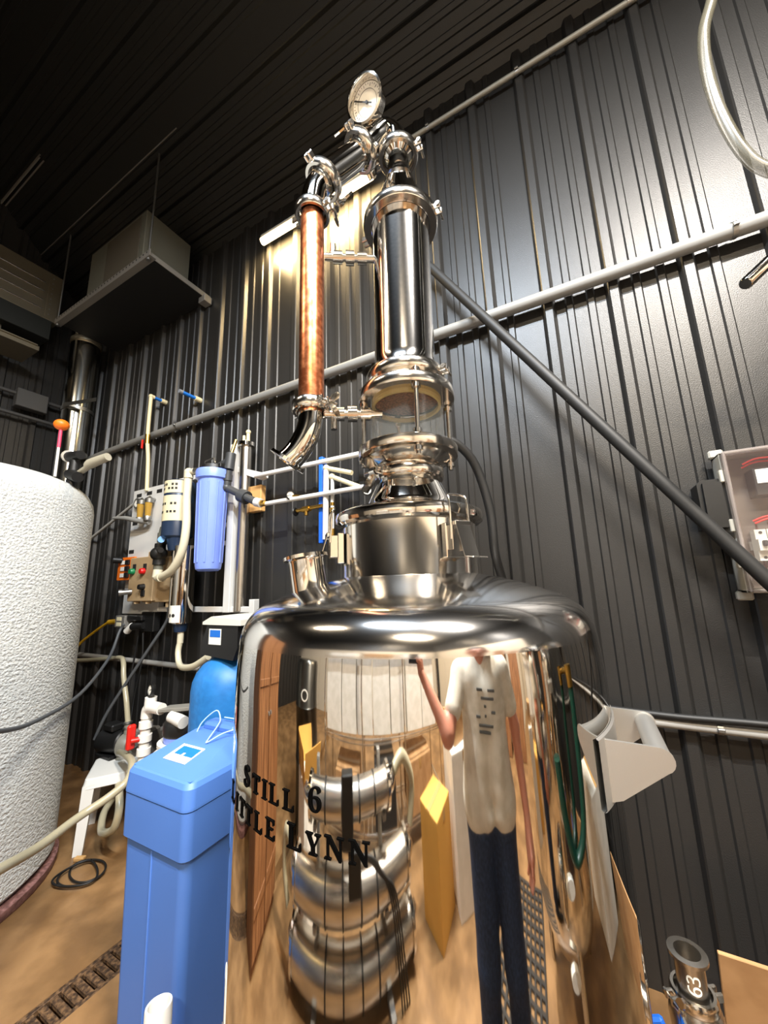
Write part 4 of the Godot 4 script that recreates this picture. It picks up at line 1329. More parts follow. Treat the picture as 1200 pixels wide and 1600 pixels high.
# ---------------------------------------------------------------- left foreground: white tank, stool, pump, hoses, cords
func build_left_side() -> void:
	var blk: Material = mats["black_plastic"]
	var wt := thing("insulated_tank", "big white tank sprayed with rough insulating foam at the left edge", "tank", Vector3(-3.416, 0, -0.738))
	var mb := MB.new()
	mb.lathe([Vector2(0.0, 0.05), Vector2(0.66, 0.05), Vector2(0.70, 0.09), Vector2(0.70, 1.2), Vector2(0.70, 2.16), Vector2(0.69, 2.22), Vector2(0.66, 2.275), Vector2(0.61, 2.32), Vector2(0.54, 2.352), Vector2(0.44, 2.375), Vector2(0.30, 2.395), Vector2(0.0, 2.41)], 72)
	part(wt, "body", mb, mats["foam"])
	mb = MB.new()
	mb.lathe([Vector2(0.0, 0.0), Vector2(0.715, 0.0), Vector2(0.72, 0.01), Vector2(0.72, 0.045), Vector2(0.70, 0.05), Vector2(0.0, 0.05)], 48)
	part(wt, "base_ring", mb, grained("pink_wood", Color(0.36, 0.24, 0.22), Color(0.58, 0.42, 0.40), 0.7, 3.0, 0.02, 0.0, 0.05, 0.0, 81), "faded pinkish base ring")
	var fl := thing("float_switch", "float rod with orange ball standing on the white tank", "float", Vector3(-2.955, 2.37, -1.055))
	mb = MB.new()
	mb.cyl(Vector3(0, -0.02, 0), Vector3(-0.005, 0.18, 0), 0.008, 0.008, 10)
	part(fl, "rod", mb, mats["white_plastic"])
	mb = MB.new()
	mb.cyl(Vector3(-0.005, 0.18, 0), Vector3(-0.01, 0.32, 0), 0.010, 0.010, 10)
	part(fl, "pink_sleeve", mb, plain("pink", Color(0.85, 0.25, 0.38), 0.5))
	mb = MB.new()
	mb.ball(Vector3(-0.01, 0.34, 0), 0.043, 20, 0.85)
	part(fl, "ball", mb, mats["orange"])
	var tv := thing("tank_valve", "black valve with pale lever handle on the shoulder of the white tank", "valve", Vector3(-2.98, 2.33, -1.16))
	mb = MB.new()
	mb.cyl(Vector3(0, -0.06, 0), Vector3(0, 0.16, 0), 0.035, 0.03, 14)
	mb.cyl(Vector3(-0.10, 0.21, 0), Vector3(0.07, 0.19, 0), 0.034, 0.03, 14)
	mb.cyl(Vector3(-0.03, 0.07, 0.0), Vector3(0.12, 0.02, 0.02), 0.04, 0.034, 14)
	part(tv, "body", mb, blk)
	mb = MB.new()
	mb.cyl(Vector3(-0.11, 0.215, 0), Vector3(-0.09, 0.21, 0), 0.042, 0.042, 14)
	part(tv, "white_ring", mb, mats["white_plastic"])
	mb = MB.new()
	mb.tube([Vector3(0.08, 0.06, 0.0), Vector3(0.17, 0.08, 0.0), Vector3(0.22, 0.10, 0.0), Vector3(0.36, 0.13, -0.03)], [0.018, 0.018, 0.032, 0.026], 14, 4)
	part(tv, "lever_handle", mb, plain("handle_grey", Color(0.62, 0.60, 0.53), 0.5))

	# stool with pump
	var st := thing("step_stool", "small white plastic stool carrying a pump beside the white tank", "stool", Vector3(-3.03, 0, -1.70), 55.0)
	var wp: Material = mats["white_plastic"]
	mb = MB.new()
	loft(mb, [[0.20, 0.19, 0.355, 0.03], [0.205, 0.195, 0.36, 0.03], [0.195, 0.185, 0.41, 0.03], [0.185, 0.175, 0.415, 0.03]])
	part(st, "seat", mb, wp)
	for sx in [-1.0, 1.0]:
		for sz in [-1.0, 1.0]:
			mb = MB.new()
			var top := Vector3(sx * 0.168, 0.38, sz * 0.16)
			var bot := Vector3(sx * 0.188, 0.0, sz * 0.18)
			var q := []
			for e in [[top, 0.032], [bot, 0.024]]:
				for k in [[-1, -1], [1, -1], [1, 1], [-1, 1]]:
					q.append(e[0] + Vector3(k[0], 0, k[1]) * e[1])
			for k in 4:
				mb.face(q[k], q[(k + 1) % 4], q[4 + (k + 1) % 4], q[4 + k], (top + bot) / 2)
			mb.face(q[4], q[5], q[6], q[7], top)
			part(st, "leg", mb, wp)
	mb = MB.new()
	mb.box(Vector3(), Vector3(0.06, 0.02, 0.03), 0.004)
	solo("packing_block", "scrap of pale wood on the floor at the stool leg", "block", mb, plain("pale_wood", Color(0.80, 0.62, 0.38), 0.6), Vector3(-2.915, 0.01, -1.42), 30.0)
	var pu := thing("transfer_pump", "small black transfer pump with grey head on the white stool", "pump", Vector3(-3.16, 0.415, -1.69))
	mb = MB.new()
	mb.cyl(Vector3(-0.17, 0.10, 0.0), Vector3(0.03, 0.10, -0.05), 0.075, 0.08, 20, 0.01)
	mb.box(Vector3(-0.08, 0.012, -0.02), Vector3(0.2, 0.024, 0.12), 0.004)
	mb.box(Vector3(-0.07, 0.20, -0.02), Vector3(0.12, 0.05, 0.09), 0.01)
	part(pu, "motor", mb, blk)
	mb = MB.new()
	mb.cyl(Vector3(0.03, 0.085, -0.04), Vector3(0.10, 0.085, -0.06), 0.08, 0.07, 18, 0.01)
	mb.cyl(Vector3(0.05, 0.0, -0.04), Vector3(0.05, 0.05, -0.04), 0.05, 0.03, 14)
	mb.cyl(Vector3(0.06, 0.13, -0.05), Vector3(0.045, 0.24, -0.05), 0.026, 0.022, 14)
	part(pu, "pump_head", mb, plain("pump_grey", Color(0.45, 0.44, 0.40), 0.5))
	mb = MB.new()
	for y in [0.19, 0.225]:
		mb.cyl(Vector3(0.05, y, -0.05), Vector3(0.048, y + 0.012, -0.05), 0.030, 0.030, 14)
	part(pu, "hose_clamp", mb, mats["zinc"])
	mb = MB.new()
	mb.tube([Vector3(-3.11, 0.645, -1.74), Vector3(-3.16, 0.80, -1.74), Vector3(-3.26, 0.95, -1.76), Vector3(-3.32, 1.045, -1.78), Vector3(-3.42, 1.07, -1.81), Vector3(-3.65, 1.045, -1.84), Vector3(-4.1, 1.0, -1.86), Vector3(-4.4, 0.98, -1.86)], 0.018, 12, 6)
	solo("riser_hose", "pale hose rising from the pump and bending left along the wall", "hose", mb, mats["milky_hose"])
	var ju := thing("junction_box", "grey flow controller box behind the stool beside the salt tank", "box", Vector3(-2.80, 0.585, -1.70), 20.0)
	mb = MB.new()
	mb.box(Vector3(), Vector3(0.14, 0.17, 0.10), 0.012)
	mb.box(Vector3(0, 0, -0.19), Vector3(0.05, 0.06, 0.30), 0.004)
	part(ju, "box", mb, mats["dull_zinc"])
	mb = MB.new()
	mb.cyl(Vector3(0.03, 0.02, 0.05), Vector3(0.03, 0.02, 0.07), 0.035, 0.03, 16)
	mb.cyl(Vector3(-0.04, -0.03, 0.05), Vector3(-0.04, -0.03, 0.065), 0.02, 0.018, 14)
	part(ju, "knob", mb, mats["zinc"])
	# hoses and cords
	mb = MB.new()
	mb.tube([Vector3(-1.9, 0.62, -0.42), Vector3(-2.10, 0.565, -0.63), Vector3(-2.23, 0.51, -0.80), Vector3(-2.42, 0.43, -1.0), Vector3(-2.53, 0.425, -1.20), Vector3(-2.50, 0.47, -1.33), Vector3(-2.49, 0.52, -1.42), Vector3(-2.60, 0.56, -1.50), Vector3(-2.78, 0.55, -1.56), Vector3(-3.0, 0.50, -1.64)], 0.021, 14, 6)
	solo("milky_hose", "thick translucent hose crossing in front of the white tank", "hose", mb, mats["milky_hose"])
	mb = MB.new()
	mb.tube([Vector3(-2.72, 0.42, -1.50), Vector3(-2.62, 0.33, -1.46), Vector3(-2.64, 0.22, -1.45), Vector3(-2.80, 0.155, -1.47), Vector3(-2.95, 0.18, -1.55), Vector3(-3.05, 0.20, -1.65)], 0.021, 12, 6)
	solo("milky_hose", "short translucent hose sagging behind the stool leg", "hose", mb, mats["milky_hose"])
	mb = MB.new()
	mb.tube([Vector3(-3.48, 1.33, -1.84), Vector3(-3.50, 1.27, -1.82), Vector3(-3.38, 1.09, -1.70), Vector3(-3.0, 0.95, -1.358), Vector3(-2.64, 0.945, -1.007), Vector3(-2.40, 1.0, -0.80), Vector3(-2.2, 1.08, -0.64)], 0.011, 10, 6)
	solo("power_cord", "grey power cord swinging from the outlet across the white tank", "cord", mb, plain("cord_grey", Color(0.30, 0.31, 0.32), 0.5))
	mb = MB.new()
	mb.tube([Vector3(-2.90, 1.47, -1.85), Vector3(-2.93, 1.36, -1.86), Vector3(-3.06, 1.13, -1.80), Vector3(-3.305, 0.72, -1.70), Vector3(-3.38, 0.52, -1.66)], 0.012, 10, 6)
	solo("power_cord", "dark cord hanging from the beige control box down to the pump", "cord", mb, plain("cord_grey", Color(0.30, 0.31, 0.32), 0.5))
	mb = MB.new()
	mb.tube([Vector3(-3.80, 1.335, -1.90), Vector3(-3.88, 1.32, -1.90), Vector3(-4.1, 1.22, -1.89), Vector3(-4.30, 1.10, -1.88), Vector3(-4.4, 0.9, -1.88)], 0.011, 10, 5)
	mb.cyl(Vector3(-3.83, 1.335, -1.90), Vector3(-3.70, 1.345, -1.90), 0.022, 0.022, 12)
	solo("yellow_cord", "yellow extension cord plugged into the left of the outlet box", "cord", mb, plain("yellow", Color(0.86, 0.66, 0.10), 0.45))
	for q in [[[Vector3(-3.36, 1.26, -1.9), Vector3(-3.40, 1.0, -1.90), Vector3(-3.38, 0.7, -1.85), Vector3(-3.42, 0.45, -1.8)], "thin black cord hanging straight down from the outlet box"], [[Vector3(-3.3, 1.26, -1.9), Vector3(-3.28, 1.05, -1.9), Vector3(-3.31, 0.75, -1.88), Vector3(-3.25, 0.5, -1.84), Vector3(-3.1, 0.42, -1.8)], "thin black cord hanging beside another under the outlet box"]]:
		mb = MB.new()
		mb.tube(q[0], 0.007, 8, 6)
		solo("thin_cord", q[1], "cord", mb, mats["black_rubber"])
	var coil := []
	for i in 60:
		var a := TAU * i / 22.0
		coil.append(Vector3(cos(a) * (0.12 + 0.03 * sin(i * 0.31)), 0.012 + 0.00025 * i, sin(a) * (0.09 + 0.03 * cos(i * 0.23)) + 0.0015 * i))
	mb = MB.new()
	mb.tube(coil, 0.0055, 8, 3)
	solo("coiled_cable", "dark cable coiled loosely on the floor in front of the stool", "cable", mb, mats["black_rubber"], Vector3(-2.76, 0, -1.42))
	# outlet box under the panel
	var ot := thing("outlet_box", "grey outlet box with black adapters mounted below the control panel", "outlet", Vector3(-3.46, 1.35, -1.92))
	mb = MB.new()
	mb.box(Vector3(-0.10, 0.0, 0.03), Vector3(0.15, 0.10, 0.09), 0.006)
	part(ot, "box", mb, mats["dull_zinc"])
	mb = MB.new()
	mb.box(Vector3(0.08, 0.03, 0.035), Vector3(0.22, 0.045, 0.05), 0.008)
	mb.box(Vector3(0.22, 0.0, 0.0), Vector3(0.18, 0.16, 0.06), 0.006)
	mb.cyl(Vector3(0.06, -0.04, 0.05), Vector3(0.20, -0.03, 0.04), 0.03, 0.026, 12)
	part(ot, "adapter", mb, blk)
	mb = MB.new()
	mb.cyl(Vector3(-0.02, -0.08, 0.05), Vector3(0.05, -0.03, 0.05), 0.028, 0.024, 12)
	part(ot, "white_plug", mb, mats["white_plastic"])
	for y in [0.022, -0.022]:
		mb = MB.new()
		mb.box(Vector3(-0.11, y, 0.0755), Vector3(0.07, 0.03, 0.004), 0.001)
		part(ot, "socket", mb, mats["cream_plastic"])
	# open pvc stub in front of the salt tank
	mb = MB.new()
	var px := Transform3D(Basis(Vector3.BACK, 0.10) * Basis(Vector3.RIGHT, -0.05), Vector3(-1.195, 0, -0.83))
	mb.lathe([Vector2(0.036, 0.0), Vector2(0.036, 0.415), Vector2(0.0345, 0.42), Vector2(0.029, 0.42), Vector2(0.028, 0.415), Vector2(0.028, 0.1)], 28, px)
	solo("pvc_stub", "open white PVC pipe end standing in front of the blue salt tank", "pipe", mb, mats["white_plastic"])
	mb = MB.new()
	mb.lathe([Vector2(0.0, 0.0), Vector2(0.05, 0.0), Vector2(0.055, 0.01), Vector2(0.055, 0.44), Vector2(0.048, 0.45), Vector2(0.0, 0.455)], 24)
	solo("grey_canister", "rounded grey canister top beside the kettle foot and salt tank", "canister", mb, mats["dull_zinc"], Vector3(-1.00, 0, -0.80))
	# cross brace on the wall left of the panel
	mb = MB.new()
	mb.tube([Vector3(-4.62, 2.12, -1.98), Vector3(-3.66, 2.455, -1.96)], 0.014, 10, 0)
	solo("slanting_conduit", "thin pale conduit slanting up to the white filter panel", "pipe", mb, plain("pale_grey", Color(0.68, 0.68, 0.66), 0.5))


# ---------------------------------------------------------------- overhead on the left
func build_overhead() -> void:
	var zinc: Material = mats["dull_zinc"]
	var blk := plain("black_steel", Color(0.05, 0.05, 0.05), 0.6)
	var pl := thing("hung_platform", "black hung shelf platform under the grey air unit at upper left", "platform", Vector3(-3.73, 4.37, -1.75))
	var mb := MB.new()
	mb.box(Vector3(0, 0.012, 0), Vector3(1.60, 0.02, 0.58), 0.002)
	part(pl, "deck", mb, blk)
	mb = MB.new()
	mb.box(Vector3(0, 0.03, 0.30), Vector3(1.68, 0.055, 0.006), 0.001)
	mb.box(Vector3(0, 0.0, 0.275), Vector3(1.68, 0.006, 0.055), 0.001)
	part(pl, "front_angle", mb, zinc)
	mb = MB.new()
	for i in 32:
		mb.cyl(Vector3(-0.79 + i * 0.051, 0.042, 0.3025), Vector3(-0.79 + i * 0.051, 0.042, 0.3040), 0.009, 0.009, 8)
	part(pl, "punched_holes", mb, blk).set_meta("kind", "stuff")
	mb = MB.new()
	mb.box(Vector3(0.81, 0.028, -0.01), Vector3(0.006, 0.05, 0.60), 0.001)
	part(pl, "end_angle", mb, zinc)
	mb = MB.new()
	mb.box(Vector3(0.80, -0.02, -0.25), Vector3(0.09, 0.07, 0.08), 0.003)
	part(pl, "wall_bracket", mb, zinc)
	for x in [-0.80, 0.80]:
		mb = MB.new()
		mb.cyl(Vector3(x, -0.02, 0.29), Vector3(x, 1.17, 0.29), 0.008, 0.008, 10)
		mb.cyl(Vector3(x, -0.03, 0.29), Vector3(x, -0.015, 0.29), 0.018, 0.018, 6)
		part(pl, "hanger_rod", mb, mats["zinc"])
	for q in [[-3.93, 5.545, -1.455, 2.55, "slotted channel bolted under the sloped ceiling above the hung platform"], [-4.74, 5.87, -1.07, 0.94, "slotted channel end on the dark ceiling at the far upper left"]]:
		var ch := thing("ceiling_channel", q[4], "channel", Vector3(q[0], q[1], q[2]))
		mb = MB.new()
		var L: float = q[3]
		mb.box(Vector3(0, 0.018, 0), Vector3(L, 0.004, 0.042), 0.0)
		mb.box(Vector3(0, 0, 0.02), Vector3(L, 0.04, 0.004), 0.0)
		mb.box(Vector3(0, 0, -0.02), Vector3(L, 0.04, 0.004), 0.0)
		mb.box(Vector3(0, -0.019, 0.016), Vector3(L, 0.003, 0.010), 0.0)
		mb.box(Vector3(0, -0.019, -0.016), Vector3(L, 0.003, 0.010), 0.0)
		part(ch, "channel", mb, zinc)
		mb = MB.new()
		for x in [-0.42 * L, 0.42 * L]:
			mb.cyl(Vector3(x, 0.018, 0), Vector3(x, 0.22, 0.0), 0.006, 0.006, 8)
		part(ch, "stud", mb, mats["zinc"])
	var un := thing("air_unit", "grey sheet-metal air unit standing on the hung platform", "air unit", Vector3(-3.50, 4.392, -1.68))
	mb = MB.new()
	mb.box(Vector3(-0.02, 0.275, 0), Vector3(0.94, 0.55, 0.42), 0.004)
	part(un, "casing", mb, plain("unit_grey", Color(0.42, 0.42, 0.38), 0.5, 0.4))
	mb = MB.new()
	mb.box(Vector3(0.10, 0.275, 0.213), Vector3(0.56, 0.48, 0.006), 0.002)
	part(un, "side_panel", mb, plain("unit_brown", Color(0.32, 0.30, 0.26), 0.6, 0.2))
	# louvred duct box at the far left
	var du := thing("duct_box", "galvanised duct box with horizontal louvre bars at the left edge", "duct", Vector3(-4.955, 4.50, -1.05))
	var galv := plain("galvanised", Color(0.58, 0.55, 0.48), 0.38, 0.8)
	mb = MB.new()
	mb.box(Vector3(0, 0.28, 0), Vector3(0.38, 0.56, 0.98), 0.004)
	part(du, "box", mb, galv)
	for i in 4:
		mb = MB.new()
		mb.box(Vector3(0.197, 0.09 + 0.105 * i, 0.03), Vector3(0.016, 0.014, 0.74), 0.003)
		part(du, "louvre_bar", mb, mats["brushed"])
	mb = MB.new()
	mb.box(Vector3(0.193, 0.28, -0.42), Vector3(0.006, 0.52, 0.10), 0.001)
	part(du, "flange", mb, galv)
	mb = MB.new()
	for i in 8:
		mb.cyl(Vector3(0.195, 0.06 + 0.063 * i, -0.40), Vector3(0.201, 0.06 + 0.063 * i, -0.40), 0.007, 0.006, 8)
	part(du, "screws", mb, mats["zinc"])
	mb = MB.new()
	mb.box(Vector3(0.02, -0.11, 0.02), Vector3(0.34, 0.22, 0.92), 0.004)
	part(du, "under_box", mb, plain("duct_dark", Color(0.10, 0.11, 0.10), 0.5))
	mb = MB.new()
	mb.box(Vector3(0.27, -0.40, -0.02), Vector3(0.10, 0.012, 0.60), 0.002)
	part(du, "bracket", mb, galv)
	mb = MB.new()
	mb.box(Vector3(0.10, -0.425, -0.02), Vector3(0.40, 0.05, 0.64), 0.002)
	mb.box(Vector3(-0.02, -0.31, 0.1), Vector3(0.20, 0.22, 0.4), 0.002)
	part(du, "bracket", mb, galv)
	var sp := thing("round_duct", "upright shiny round duct in the far corner behind the white tank", "duct", Vector3(-4.72, 0, -1.80))
	mb = MB.new()
	mb.lathe([Vector2(0.135, 0.0), Vector2(0.135, 4.50), Vector2(0.0, 4.52)], 36)
	part(sp, "pipe", mb, plain("duct_shiny", Color(0.70, 0.70, 0.68), 0.16, 1.0))
	mb = MB.new()
	mb.lathe([Vector2(0.136, 3.545), Vector2(0.141, 3.545), Vector2(0.141, 3.585), Vector2(0.136, 3.585)], 36)
	mb.box(Vector3(0.28, 3.565, 0.10), Vector3(0.42, 0.04, 0.004), 0.0, Basis(Vector3.UP, 0.28))
	part(sp, "strap", mb, mats["zinc"])
	mb = MB.new()
	mb.lathe([Vector2(0.136, 4.36), Vector2(0.144, 4.37), Vector2(0.144, 4.42), Vector2(0.136, 4.43)], 36)
	part(sp, "collar", mb, galv)
	# conduits and a box on the far left wall
	var lc := thing("side_conduit", "pair of dark conduits with a small box on the far left wall", "pipe", Vector3(-5.09, 3.6, -0.9))
	for q in [[0.11, "pipe"], [-0.12, "pipe"]]:
		mb = MB.new()
		mb.tube([Vector3(0, q[0], -1.0), Vector3(0, q[0], 3.0)], 0.02, 10, 0)
		part(lc, q[1], mb, plain("conduit_dark", Color(0.30, 0.30, 0.30), 0.5, 0.3))
	mb = MB.new()
	mb.box(Vector3(0.01, 0.06, -0.62), Vector3(0.10, 0.20, 0.26), 0.006)
	part(lc, "box", mb, plain("conduit_dark", Color(0.30, 0.30, 0.30), 0.5, 0.3))


# ---------------------------------------------------------------- right side
func build_right_side() -> void:
	var e := thing("electrical_enclosure", "wall enclosure with clear lid showing breakers and red wires at right edge", "electrical box", Vector3(0.76, 1.80, -1.96))
	var shell := plain("enclosure_grey", Color(0.66, 0.65, 0.61), 0.5)
	var mb := MB.new()
	# tray: back and four sides, open to the front
	mb.box(Vector3(0, 0, -0.055), Vector3(0.43, 0.56, 0.012), 0.002)
	for s in [-1.0, 1.0]:
		mb.box(Vector3(s * 0.209, 0, -0.01), Vector3(0.012, 0.56, 0.10), 0.003)
		mb.box(Vector3(0, s * 0.274, -0.01), Vector3(0.43, 0.012, 0.10), 0.003)
	for s in [-1.0, 1.0]:
		mb.box(Vector3(-0.205, s * 0.292, -0.03), Vector3(0.05, 0.035, 0.03), 0.006)
	part(e, "tray", mb, shell)
	mb = MB.new()
	mb.box(Vector3(0, 0, -0.046), Vector3(0.40, 0.53, 0.006), 0.001)
	part(e, "mounting_plate", mb, plain("plate_brown", Color(0.36, 0.32, 0.29), 0.5))
	# clear hinged lid
	mb = MB.new()
	for s in [-1.0, 1.0]:
		mb.box(Vector3(s * 0.208, 0, 0.058), Vector3(0.012, 0.55, 0.034), 0.005)
		mb.box(Vector3(0, s * 0.270, 0.058), Vector3(0.42, 0.012, 0.034), 0.005)
	var frame := plain("lid_frame", Color(0.62, 0.58, 0.56, 0.55), 0.10)
	frame.transparency = BaseMaterial3D.TRANSPARENCY_ALPHA
	part(e, "lid_frame", mb, frame)
	mb = MB.new()
	mb.quad(Vector3(-0.205, -0.268, 0.076), Vector3(0.205, -0.268, 0.076), Vector3(0.205, 0.268, 0.076), Vector3(-0.205, 0.268, 0.076), Vector3.BACK)
	part(e, "clear_lid", mb, mats["clear_cover"])
	for y in [0.18, -0.02, -0.16]:
		mb = MB.new()
		mb.box(Vector3(-0.222, y, 0.045), Vector3(0.014, 0.05, 0.03), 0.003)
		part(e, "hinge", mb, shell)
	mb = MB.new()
	mb.box(Vector3(0.02, -0.10, -0.03), Vector3(0.36, 0.035, 0.012), 0.001)
	part(e, "mounting_rail", mb, mats["zinc"])
	for i in 7:
		mb = MB.new()
		mb.prism([Vector2(-0.060, 0.0), Vector2(-0.060, 0.045), Vector2(-0.022, 0.045), Vector2(-0.022, 0.065), Vector2(0.022, 0.065), Vector2(0.022, 0.045), Vector2(0.060, 0.045), Vector2(0.060, 0.0)], -0.0165, 0.0165, Transform3D(Basis(Vector3(0, 1, 0), Vector3(0, 0, 1), Vector3(1, 0, 0)), Vector3(-0.135 + i * 0.036, -0.10, -0.024)))
		var bk := part(e, "breaker", mb, plain("breaker_white", Color(0.80, 0.79, 0.74), 0.45))
		mb = MB.new()
		mb.box(Vector3(-0.135 + i * 0.036, -0.095, 0.046), Vector3(0.014, 0.022, 0.018), 0.003)
		for s in [-1.0, 1.0]:
			mb.cyl(Vector3(-0.135 + i * 0.036, -0.10 + s * 0.048, 0.0205), Vector3(-0.135 + i * 0.036, -0.10 + s * 0.048, 0.0225), 0.0055, 0.0055, 10)
		part(bk, "toggle", mb, mats["dark_print"])
	mb = MB.new()
	mb.box(Vector3(-0.075, 0.145, 0.0), Vector3(0.10, 0.11, 0.075), 0.003)
	var mt := part(e, "panel_meter", mb, mats["black_plastic"])
	mb = MB.new()
	mb.box(Vector3(-0.075, 0.165, 0.039), Vector3(0.082, 0.055, 0.003), 0.0)
	part(mt, "meter_face", mb, mats["paper"])
	for q in [[0.235, 0.012], [0.225, -0.004], [-0.005, 0.01], [0.006, -0.006]]:
		mb = MB.new()
		mb.tube([Vector3(-0.14, q[0] - 0.01, q[1]), Vector3(-0.09, q[0] + 0.006, q[1] + 0.01), Vector3(0.02, q[0] - 0.004, q[1]), Vector3(0.12, q[0] + 0.004, q[1])], 0.004, 6, 4)
		part(e, "red_wire", mb, mats["red"])
	mb = MB.new()
	for i in 6:
		mb.tube([Vector3(-0.135 + i * 0.036, -0.155, 0.0), Vector3(-0.13 + i * 0.034, -0.20, -0.01), Vector3(-0.11 + i * 0.03, -0.262, -0.02)], 0.0035, 6, 3)
		mb.tube([Vector3(-0.135 + i * 0.036, -0.045, 0.0), Vector3(-0.135 + i * 0.036, -0.01, 0.0)], 0.0035, 6, 3)
	part(e, "wiring", mb, plain("wire_brown", Color(0.30, 0.18, 0.16), 0.5))
	# black gland cover beside it
	var g := thing("cable_cover", "black plastic plug cover on the wall left of the clear enclosure", "plug", Vector3(0.503, 1.875, -1.965))
	mb = MB.new()
	mb.prism([Vector2(-0.045, -0.10), Vector2(0.045, -0.10), Vector2(0.045, 0.09), Vector2(0.03, 0.10), Vector2(-0.03, 0.10), Vector2(-0.045, 0.085)], -0.055, 0.045)
	mb.prism([Vector2(-0.032, -0.10), Vector2(0.032, -0.10), Vector2(0.03, 0.085), Vector2(-0.03, 0.085)], 0.045, 0.062)
	part(g, "cover", mb, mats["black_plastic"])

	# hose loop and steel spout at the upper right
	mb = MB.new()
	mb.tube([Vector3(0.90, 5.80, -1.0), Vector3(0.86, 5.0, -1.15), Vector3(0.74, 3.95, -1.27), Vector3(0.645, 3.60, -1.30), Vector3(0.592, 3.442, -1.30), Vector3(0.555, 3.334, -1.30), Vector3(0.539, 3.182, -1.30), Vector3(0.544, 3.006, -1.30), Vector3(0.569, 2.838, -1.30), Vector3(0.609, 2.740, -1.30), Vector3(0.70, 2.66, -1.30), Vector3(0.85, 2.68, -1.28), Vector3(0.98, 2.85, -1.25), Vector3(1.02, 3.3, -1.2), Vector3(1.02, 4.1, -1.1), Vector3(1.0, 5.8, -1.0)], 0.0165, 16, 6)
	solo("hose_loop", "milky translucent hose looping down in the upper right corner", "hose", mb, mats["clear_hose"])
	var sp := thing("steel_spout", "cut end of a polished steel pipe poking in at the right edge", "pipe", Vector3(0.505, 2.405, -1.30))
	mb = MB.new()
	var d := Vector3(0.66, 0.62, -0.30).normalized()
	mb.lathe([Vector2(0.0, 0.0), Vector2(0.015, 0.0), Vector2(0.0175, 0.003), Vector2(0.0175, 0.62), Vector2(0.0, 0.62)], 28, Transform3D(MB.aim(d), Vector3()))
	part(sp, "pipe", mb, mats["polished"])
	mb = MB.new()
	mb.tube([d * 0.60, d * 0.75, Vector3(0.62, 0.48, -0.55), Vector3(0.64, 0.45, -0.70)], 0.0175, 14, 5)
	mb.box(Vector3(0.64, 0.45, -0.705), Vector3(0.12, 0.12, 0.02), 0.004)
	part(sp, "wall_pipe_end", mb, mats["polished"])

	# steel cross fitting marked 63, cardboard box
	var v := thing("cross_fitting", "steel butterfly valve with 63 written on it at the bottom right", "valve", Vector3(0.138, -0.0, -1.52))
	mb = MB.new()
	mb.lathe([Vector2(0.020, 0.44), Vector2(0.036, 0.445), Vector2(0.036, 0.525), Vector2(0.048, 0.532), Vector2(0.048, 0.540), Vector2(0.032, 0.541), Vector2(0.031, 0.46)], 32)
	var top := part(v, "ferrule", mb, mats["brushed"])
	mb = MB.new()
	mb.letters("63", 0.045, 0.0012, false, func(p: Vector3) -> Vector3:
		var a := 0.05 - p.y / 0.037
		return Vector3(sin(a) * (0.0362 + p.z), 0.486 + p.x, cos(a) * (0.0362 + p.z)), false)
	part(top, "marking", mb, mats["paper"])
	mb = MB.new()
	mb.lathe([Vector2(0.0, 0.28), Vector2(0.05, 0.285), Vector2(0.062, 0.33), Vector2(0.066, 0.38), Vector2(0.060, 0.42), Vector2(0.045, 0.44), Vector2(0.0, 0.445)], 32)
	mb.cyl(Vector3(0.03, 0.36, 0), Vector3(0.15, 0.35, 0.02), 0.036, 0.036, 24)
	mb.cyl(Vector3(0.15, 0.35, 0.02), Vector3(0.16, 0.349, 0.022), 0.05, 0.05, 24)
	mb.cyl(Vector3(0, 0.10, 0), Vector3(0, 0.30, 0), 0.04, 0.045, 24)
	mb.cyl(Vector3(0, 0.0, 0), Vector3(0, 0.10, 0), 0.075, 0.06, 24)
	part(v, "body", mb, mats["brushed"])
	clamp_ring(v, 0.056, Transform3D(Basis(), Vector3(0, 0.437, 0)), -60.0)
	mb = MB.new()
	mb.box(Vector3(-0.085, 0.345, 0.05), Vector3(0.035, 0.10, 0.02), 0.006, Basis(Vector3.BACK, 0.4))
	part(v, "blue_handle", mb, mats["tape_blue"])
	var c := thing("cardboard_sheet", "plain brown cardboard sheet leaning on the black wall at bottom right", "cardboard", Vector3(0.56, 0, -1.745))
	mb = MB.new()
	mb.box(Vector3(0, 0.205, -0.06), Vector3(0.64, 0.43, 0.012), 0.002, Basis(Vector3.RIGHT, 0.28))
	part(c, "sheet", mb, mats["cardboard"])


